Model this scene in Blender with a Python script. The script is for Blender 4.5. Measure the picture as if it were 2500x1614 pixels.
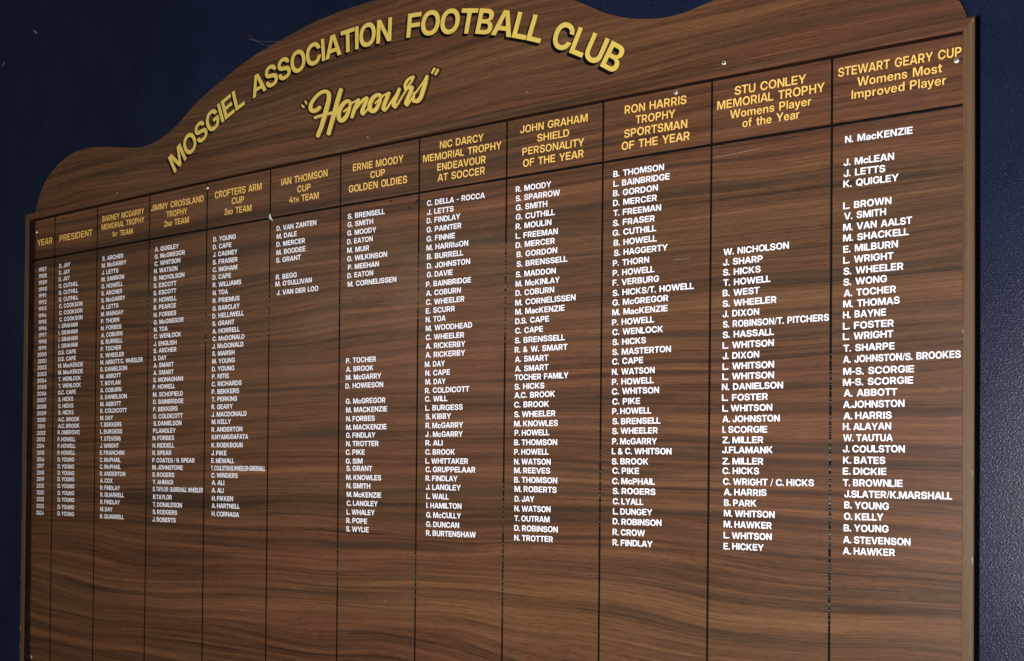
import bpy, bmesh, math, random
from mathutils import Vector, Matrix
from mathutils.geometry import tessellate_polygon

for o in list(bpy.data.objects):
    bpy.data.objects.remove(o, do_unlink=True)
SC = bpy.context.scene
COLL = SC.collection

# ------------------------------------------------------------------ camera
CAM = {"C":[3.005583,-1.812231,1.627426],"R":[[0.78824589,-0.00324018,-0.61535187],[0.61531836,0.01583797,0.78811958],[0.00719227,-0.99986932,0.01447795]],"f":3100.0,"cx":1250.0,"cy":1090.677}
cd = bpy.data.cameras.new('camera')
co = bpy.data.objects.new('camera', cd)
COLL.objects.link(co)
R = Matrix(CAM['R'])                       # world = R @ (right, down, forward)
M = Matrix((R.col[0], -R.col[1], -R.col[2])).transposed().to_4x4()
M.translation = Vector(CAM['C'])
co.matrix_world = M
cd.sensor_fit = 'HORIZONTAL'
cd.sensor_width = 36.0
cd.lens = CAM['f'] / 2500.0 * 36.0
cd.shift_x = 0.0
cd.shift_y = (CAM['cy'] - 807.0) / 2500.0
cd.clip_start = 0.05
cd.clip_end = 60.0
SC.camera = co

# ------------------------------------------------------------------ light
w = bpy.data.worlds.new('World')
SC.world = w
w.use_nodes = True
bg = w.node_tree.nodes['Background']
bg.inputs['Color'].default_value = (1.0, 0.95, 0.88, 1)
bg.inputs['Strength'].default_value = 0.04


def area(name, loc, target, size, size_y, power, col):
    l = bpy.data.lights.new(name, 'AREA')
    l.shape = 'RECTANGLE'
    l.size, l.size_y, l.energy, l.color = size, size_y, power, col
    o = bpy.data.objects.new(name, l)
    COLL.objects.link(o)
    o.location = loc
    o.rotation_euler = (Vector(target) - Vector(loc)).to_track_quat('-Z', 'Y').to_euler()
    return o


area('room_lamp', (-0.60, -2.3, 2.25), (1.1, 0, 1.6), 0.9, 0.3, 17, (1.0, 0.89, 0.74))
area('window_light', (2.40, -2.20, 1.52), (2.25, 0, 1.55), 0.3, 0.3, 82, (1.0, 0.965, 0.94))

vs = SC.view_settings
vs.view_transform = 'Standard'
vs.look = 'None'
vs.exposure = 0.0
vs.gamma = 1.0
vs.use_curve_mapping = False
SC.cycles.max_bounces = 6

# ------------------------------------------------------------------ materials


class NT:
    """small helper to wire nodes"""

    def __init__(self, name):
        self.m = bpy.data.materials.new(name)
        self.m.use_nodes = True
        self.t = self.m.node_tree
        self.b = self.t.nodes['Principled BSDF']

    def n(self, kind, **kw):
        nd = self.t.nodes.new(kind)
        for k, v in kw.items():
            setattr(nd, k, v)
        return nd

    def l(self, a, b):
        self.t.links.new(a, b)

    def val(self, sock, v):
        if isinstance(v, bpy.types.NodeSocket):
            self.l(v, sock)
        else:
            sock.default_value = v

    def math(self, op, a, b=0.0, clamp=False):
        nd = self.n('ShaderNodeMath', operation=op, use_clamp=clamp)
        self.val(nd.inputs[0], a)
        self.val(nd.inputs[1], b)
        return nd.outputs[0]

    def xyz(self, x, y, z=0.0):
        nd = self.n('ShaderNodeCombineXYZ')
        for s, v in zip(nd.inputs, (x, y, z)):
            self.val(s, v)
        return nd.outputs[0]

    def noise(self, vec, scale, detail=2.0, rough=0.5, dist=0.0):
        nd = self.n('ShaderNodeTexNoise')
        self.l(vec, nd.inputs['Vector'])
        nd.inputs['Scale'].default_value = scale
        nd.inputs['Detail'].default_value = detail
        nd.inputs['Roughness'].default_value = rough
        nd.inputs['Distortion'].default_value = dist
        return nd.outputs['Fac']

    def ramp(self, fac, stops, interp='LINEAR'):
        nd = self.n('ShaderNodeValToRGB')
        r = nd.color_ramp
        r.interpolation = interp
        while len(r.elements) < len(stops):
            r.elements.new(0.5)
        for e, (p, c) in zip(r.elements, stops):
            e.position = p
            e.color = (*c, 1) if len(c) == 3 else c
        self.l(fac, nd.inputs[0])
        return nd.outputs[0]

    def mix(self, fac, a, b, blend='MIX'):
        nd = self.n('ShaderNodeMix', data_type='RGBA', blend_type=blend)
        self.val(nd.inputs[0], fac)
        for s, v in ((nd.inputs[6], a), (nd.inputs[7], b)):
            if isinstance(v, tuple):
                s.default_value = (*v, 1)
            else:
                self.l(v, s)
        return nd.outputs[2]

    def bump(self, h, strength, dist):
        nd = self.n('ShaderNodeBump')
        nd.inputs['Strength'].default_value = strength
        nd.inputs['Distance'].default_value = dist
        self.l(h, nd.inputs['Height'])
        self.l(nd.outputs[0], self.b.inputs['Normal'])


def wood(name, seed, vertical=False, tone=1.0, figure=1.0, grey=0.0, swirl=(0, 1, 1, 1)):
    t = NT(name)
    tc = t.n('ShaderNodeTexCoord')
    sp = t.n('ShaderNodeSeparateXYZ')
    t.l(tc.outputs['Object'], sp.inputs[0])
    u, v = sp.outputs[0], sp.outputs[2]
    if vertical:
        u, v = v, u
    u = t.math('ADD', u, seed * 3.7)
    # long waves and the odd cathedral swirl
    w1 = t.noise(t.xyz(t.math('MULTIPLY', u, 0.85), t.math('MULTIPLY', v, 3.4), seed), 1.0, 1.5)
    fg = t.n('ShaderNodeMapRange')
    t.l(v, fg.inputs[0])
    for q, x in zip((1, 2, 3, 4), swirl):
        fg.inputs[q].default_value = x
    w1 = t.math('MULTIPLY', t.math('SUBTRACT', w1, 0.5), t.math('MULTIPLY', fg.outputs[0], 0.12 * figure))
    w2 = t.noise(t.xyz(t.math('MULTIPLY', u, 2.6), t.math('MULTIPLY', v, 8.0), seed + 5), 1.0, 1.0)
    w2 = t.math('MULTIPLY', t.math('SUBTRACT', w2, 0.5), t.math('MULTIPLY', fg.outputs[0], 0.036 * figure))
    vv = t.math('ADD', v, t.math('ADD', w1, w2))
    A = t.noise(t.xyz(t.math('MULTIPLY', u, 0.55), t.math('MULTIPLY', vv, 34.0), seed + 1), 1.0, 2.0, 0.5)
    B = t.noise(t.xyz(t.math('MULTIPLY', u, 1.5), t.math('MULTIPLY', vv, 120.0), seed + 2), 1.0, 2.0, 0.55)
    C2 = t.noise(t.xyz(t.math('MULTIPLY', u, 4.0), t.math('MULTIPLY', vv, 290.0), seed + 4), 1.0, 2.0, 0.55)
    F = t.noise(t.xyz(t.math('MULTIPLY', u, 26.0), t.math('MULTIPLY', vv, 620.0), seed + 3), 1.0, 2.0, 0.6)
    s = t.math('ADD', t.math('ADD', t.math('MULTIPLY', A, 0.30), t.math('MULTIPLY', C2, 0.24)), t.math('ADD', t.math('MULTIPLY', B, 0.31), t.math('MULTIPLY', F, 0.15)))
    k = tone
    col = t.ramp(s, [(0.385, (0.037 * k, 0.0180 * k, 0.0095 * k)), (0.47, (0.076 * k, 0.0355 * k, 0.0172 * k)),
                     (0.540, (0.106 * k, 0.0490 * k, 0.0232 * k)), (0.640, (0.160 * k, 0.0740 * k, 0.0335 * k))])
    # dark smoky streaks
    S = t.noise(t.xyz(t.math('MULTIPLY', u, 1.3), t.math('MULTIPLY', vv, 42.0), seed + 7), 1.0, 2.0, 0.5)
    sm = t.ramp(S, [(0.56, (0, 0, 0)), (0.70, (1, 1, 1))])
    col = t.mix(t.math('MULTIPLY', sm, 0.72), col, (0.034 * k, 0.0210 * k, 0.0135 * k))
    # hue drift between reddish and tan
    hz = t.noise(t.xyz(t.math('MULTIPLY', u, 0.8), t.math('MULTIPLY', vv, 9.0), seed + 9), 1.0, 1.0)
    hue = t.ramp(hz, [(0.35, (1.04, 0.93, 0.95)), (0.65, (0.95, 0.99, 0.96))])
    col = t.mix(1.0, col, hue, 'MULTIPLY')
    # pores
    Pn = t.noise(t.xyz(t.math('MULTIPLY', u, 60.0), t.math('MULTIPLY', vv, 900.0), seed + 11), 1.0, 1.0)
    pm = t.ramp(Pn, [(0.30, (0.62, 0.60, 0.58)), (0.46, (1, 1, 1))])
    col = t.mix(0.8, col, pm, 'MULTIPLY')
    if grey:
        col = t.mix(grey, col, (0.115, 0.083, 0.050))
    t.l(col, t.b.inputs['Base Color'])
    rg = t.ramp(t.noise(tc.outputs['Object'], 5.0, 3.0), [(0.3, (0.36, 0.36, 0.36)), (0.7, (0.50, 0.50, 0.50))])
    t.l(rg, t.b.inputs['Roughness'])
    t.b.inputs['Specular IOR Level'].default_value = 0.15
    t.bump(t.math('ADD', F, t.noise(tc.outputs['Object'], 420.0, 1.0)), 0.10, 0.0006)
    return t.m


def plain(name, col, rough=0.5, spec=0.4, metal=0.0, var=0.12, scale=60.0, bump=0.0):
    t = NT(name)
    tc = t.n('ShaderNodeTexCoord')
    nz = t.noise(tc.outputs['Object'], scale, 3.0, 0.6)
    lo = tuple(c * (1 - var) for c in col)
    hi = tuple(min(1.0, c * (1 + var)) for c in col)
    t.l(t.ramp(nz, [(0.3, lo), (0.7, hi)]), t.b.inputs['Base Color'])
    t.b.inputs['Roughness'].default_value = rough
    t.b.inputs['Specular IOR Level'].default_value = spec
    t.b.inputs['Metallic'].default_value = metal
    if bump:
        t.bump(nz, bump, 0.001)
    return t.m


def lettering(name, col, speck, dens=0.66):
    """flat vinyl or signwriter's enamel with the odd fly speck"""
    t = NT(name)
    tc = t.n('ShaderNodeTexCoord')
    a = t.noise(tc.outputs['Object'], 38.0, 3.0, 0.6)
    base = t.ramp(a, [(0.3, tuple(c * 0.93 for c in col)), (0.7, tuple(min(1, c * 1.04) for c in col))])
    b = t.noise(tc.outputs['Object'], 210.0, 1.0, 0.5)
    m = t.ramp(b, [(dens + 0.09, (0, 0, 0)), (dens + 0.12, (1, 1, 1))])
    t.l(t.mix(m, base, speck), t.b.inputs['Base Color'])
    t.b.inputs['Roughness'].default_value = 0.45
    t.b.inputs['Specular IOR Level'].default_value = 0.35
    return t.m


def wall_paint():
    t = NT('navy_wall_paint')
    tc = t.n('ShaderNodeTexCoord')
    o = tc.outputs['Object']
    mp = t.n('ShaderNodeMapping')
    t.l(o, mp.inputs['Vector'])
    mp.inputs['Rotation'].default_value = (0, 0.6, 0)
    mp.inputs['Scale'].default_value = (0.75, 1, 1.25)
    st = t.noise(mp.outputs[0], 430.0, 2.0, 0.6)
    big = t.noise(o, 7.0, 3.0, 0.6)
    col = t.ramp(big, [(0.3, (0.0046, 0.0080, 0.0225)), (0.7, (0.0076, 0.0122, 0.034))])
    roll = t.noise(o, 1.7, 4.0, 0.65)
    col = t.mix(0.7, col, t.ramp(roll, [(0.35, (0.72, 0.74, 0.78)), (0.65, (1.2, 1.18, 1.12))]), 'MULTIPLY')
    glint_flecks = t.ramp(t.noise(mp.outputs[0], 300.0, 2.0, 0.6), [(0.58, (0, 0, 0)), (0.68, (1, 1, 1))])  # glints on the wall, painted into its colour as pale blue flecks
    col = t.mix(t.math('MULTIPLY', glint_flecks, 0.45), col, (0.022, 0.042, 0.078))
    t.l(col, t.b.inputs['Base Color'])
    t.b.inputs['Roughness'].default_value = 0.24
    t.b.inputs['Specular IOR Level'].default_value = 0.14
    t.bump(st, 0.42, 0.0010)
    return t.m


M_PANEL = wood('walnut_laminate_panel', 1.3, swirl=(0.18, 0.46, 1.15, 0.70))
M_PED = wood('walnut_laminate_header', 4.1, figure=0.85)
M_RAIL_H = wood('walnut_rail_horizontal', 7.7, tone=1.0, figure=0.35, grey=0.05)
M_RAIL_V = wood('walnut_rail_vertical', 9.2, vertical=True, tone=0.9, figure=0.2, grey=0.30)
M_EDGE = plain('dark_rail_edge', (0.017, 0.0075, 0.006), 0.6, 0.15, var=0.4, scale=40)
M_RIM = plain('pale_cut_edge', (0.16, 0.12, 0.09), 0.7, 0.2)
M_WHITE = lettering('white_vinyl', (0.80, 0.81, 0.90), (0.5, 0.48, 0.45), 0.72)
M_GOLD = lettering('gold_enamel', (0.60, 0.445, 0.092), (0.16, 0.10, 0.03), 0.66)
M_HEAD = lettering('amber_vinyl', (0.76, 0.47, 0.115), (0.3, 0.18, 0.05), 0.72)
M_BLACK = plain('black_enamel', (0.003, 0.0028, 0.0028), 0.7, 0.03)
M_LINE = plain('dark_outline_enamel', (0.006, 0.004, 0.003), 0.7, 0.03)
M_RULE = plain('black_rule_paint', (0.0035, 0.0032, 0.0032), 0.65, 0.05, var=0.4, scale=300)
M_CREAM = plain('worn_rule_cream', (0.12, 0.090, 0.056), 0.5, 0.4, var=0.6, scale=420)
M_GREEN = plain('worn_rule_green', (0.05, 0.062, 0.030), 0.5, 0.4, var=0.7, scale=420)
M_SCREW = plain('zinc_screw', (0.62, 0.60, 0.47), 0.32, 0.5, metal=0.75, var=0.2, scale=200)
M_SLOT = plain('screw_recess', (0.05, 0.05, 0.04), 0.6)
M_TAPE = plain('torn_tape', (0.50, 0.58, 0.60), 0.5, 0.4, var=0.3, scale=150)
M_SPECK = plain('black_hole', (0.008, 0.006, 0.005), 0.7, 0.1)
M_SCUFF = plain('pale_scuff', (0.21, 0.16, 0.12), 0.7, 0.1, var=0.4, scale=200)
M_WALL = wall_paint()
M_CHIP = plain('chipped_paint', (0.10, 0.12, 0.14), 0.7, 0.2)
M_WEB = plain('dusty_web', (0.09, 0.10, 0.12), 0.9, 0.1)

# ------------------------------------------------------------------ mesh helpers
BASE = Vector((1.2, 0.0045, 1.09))          # foot of the board on the wall


def mesh_obj(name, verts, faces, mats, parent=None, fmat=None, smooth=False, base=BASE):
    me = bpy.data.meshes.new(name)
    me.from_pydata([tuple(Vector(v) - base) for v in verts], [], faces)
    for m in (mats if isinstance(mats, (list, tuple)) else [mats]):
        me.materials.append(m)
    if fmat:
        me.polygons.foreach_set('material_index', fmat)
    if smooth:
        me.polygons.foreach_set('use_smooth', [True] * len(me.polygons))
    me.update()
    o = bpy.data.objects.new(name, me)
    COLL.objects.link(o)
    if parent:
        o.parent = parent
    else:
        o.location = base
    return o


def reparent(o, p):
    o.parent = p
    return o


def fill_loops(loops):
    """(verts2d, tris) of an even-odd filled set of closed loops"""
    def area2(l):
        return sum(a[0] * b[1] - b[0] * a[1] for a, b in zip(l, l[1:] + l[:1]))

    def inside(p, l):
        c = False
        for a, b in zip(l, l[1:] + l[:1]):
            if (a[1] > p[1]) != (b[1] > p[1]) and p[0] < (b[0] - a[0]) * (p[1] - a[1]) / (b[1] - a[1]) + a[0]:
                c = not c
        return c
    depth = [sum(inside(l[0], m) for m in loops if m is not l) for l in loops]
    V, T = [], []
    for l, d in zip(loops, depth):
        if d % 2:
            continue
        grp = [l] + [m for m, e in zip(loops, depth) if e == d + 1 and inside(m[0], l)]
        n0 = len(V)
        pts = [[Vector((p[0], p[1], 0)) for p in g] for g in grp]
        for t in tessellate_polygon(pts):
            T.append(tuple(n0 + i for i in t))
        for g in grp:
            V += [tuple(p) for p in g]
    # wind every triangle towards the viewer (-Y with x right, z up)
    out = []
    for a, b, c in T:
        s = (V[b][0] - V[a][0]) * (V[c][1] - V[a][1]) - (V[c][0] - V[a][0]) * (V[b][1] - V[a][1])
        if abs(s) < 1e-12:
            continue
        out.append((a, b, c) if s > 0 else (a, c, b))
    return V, out


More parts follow.
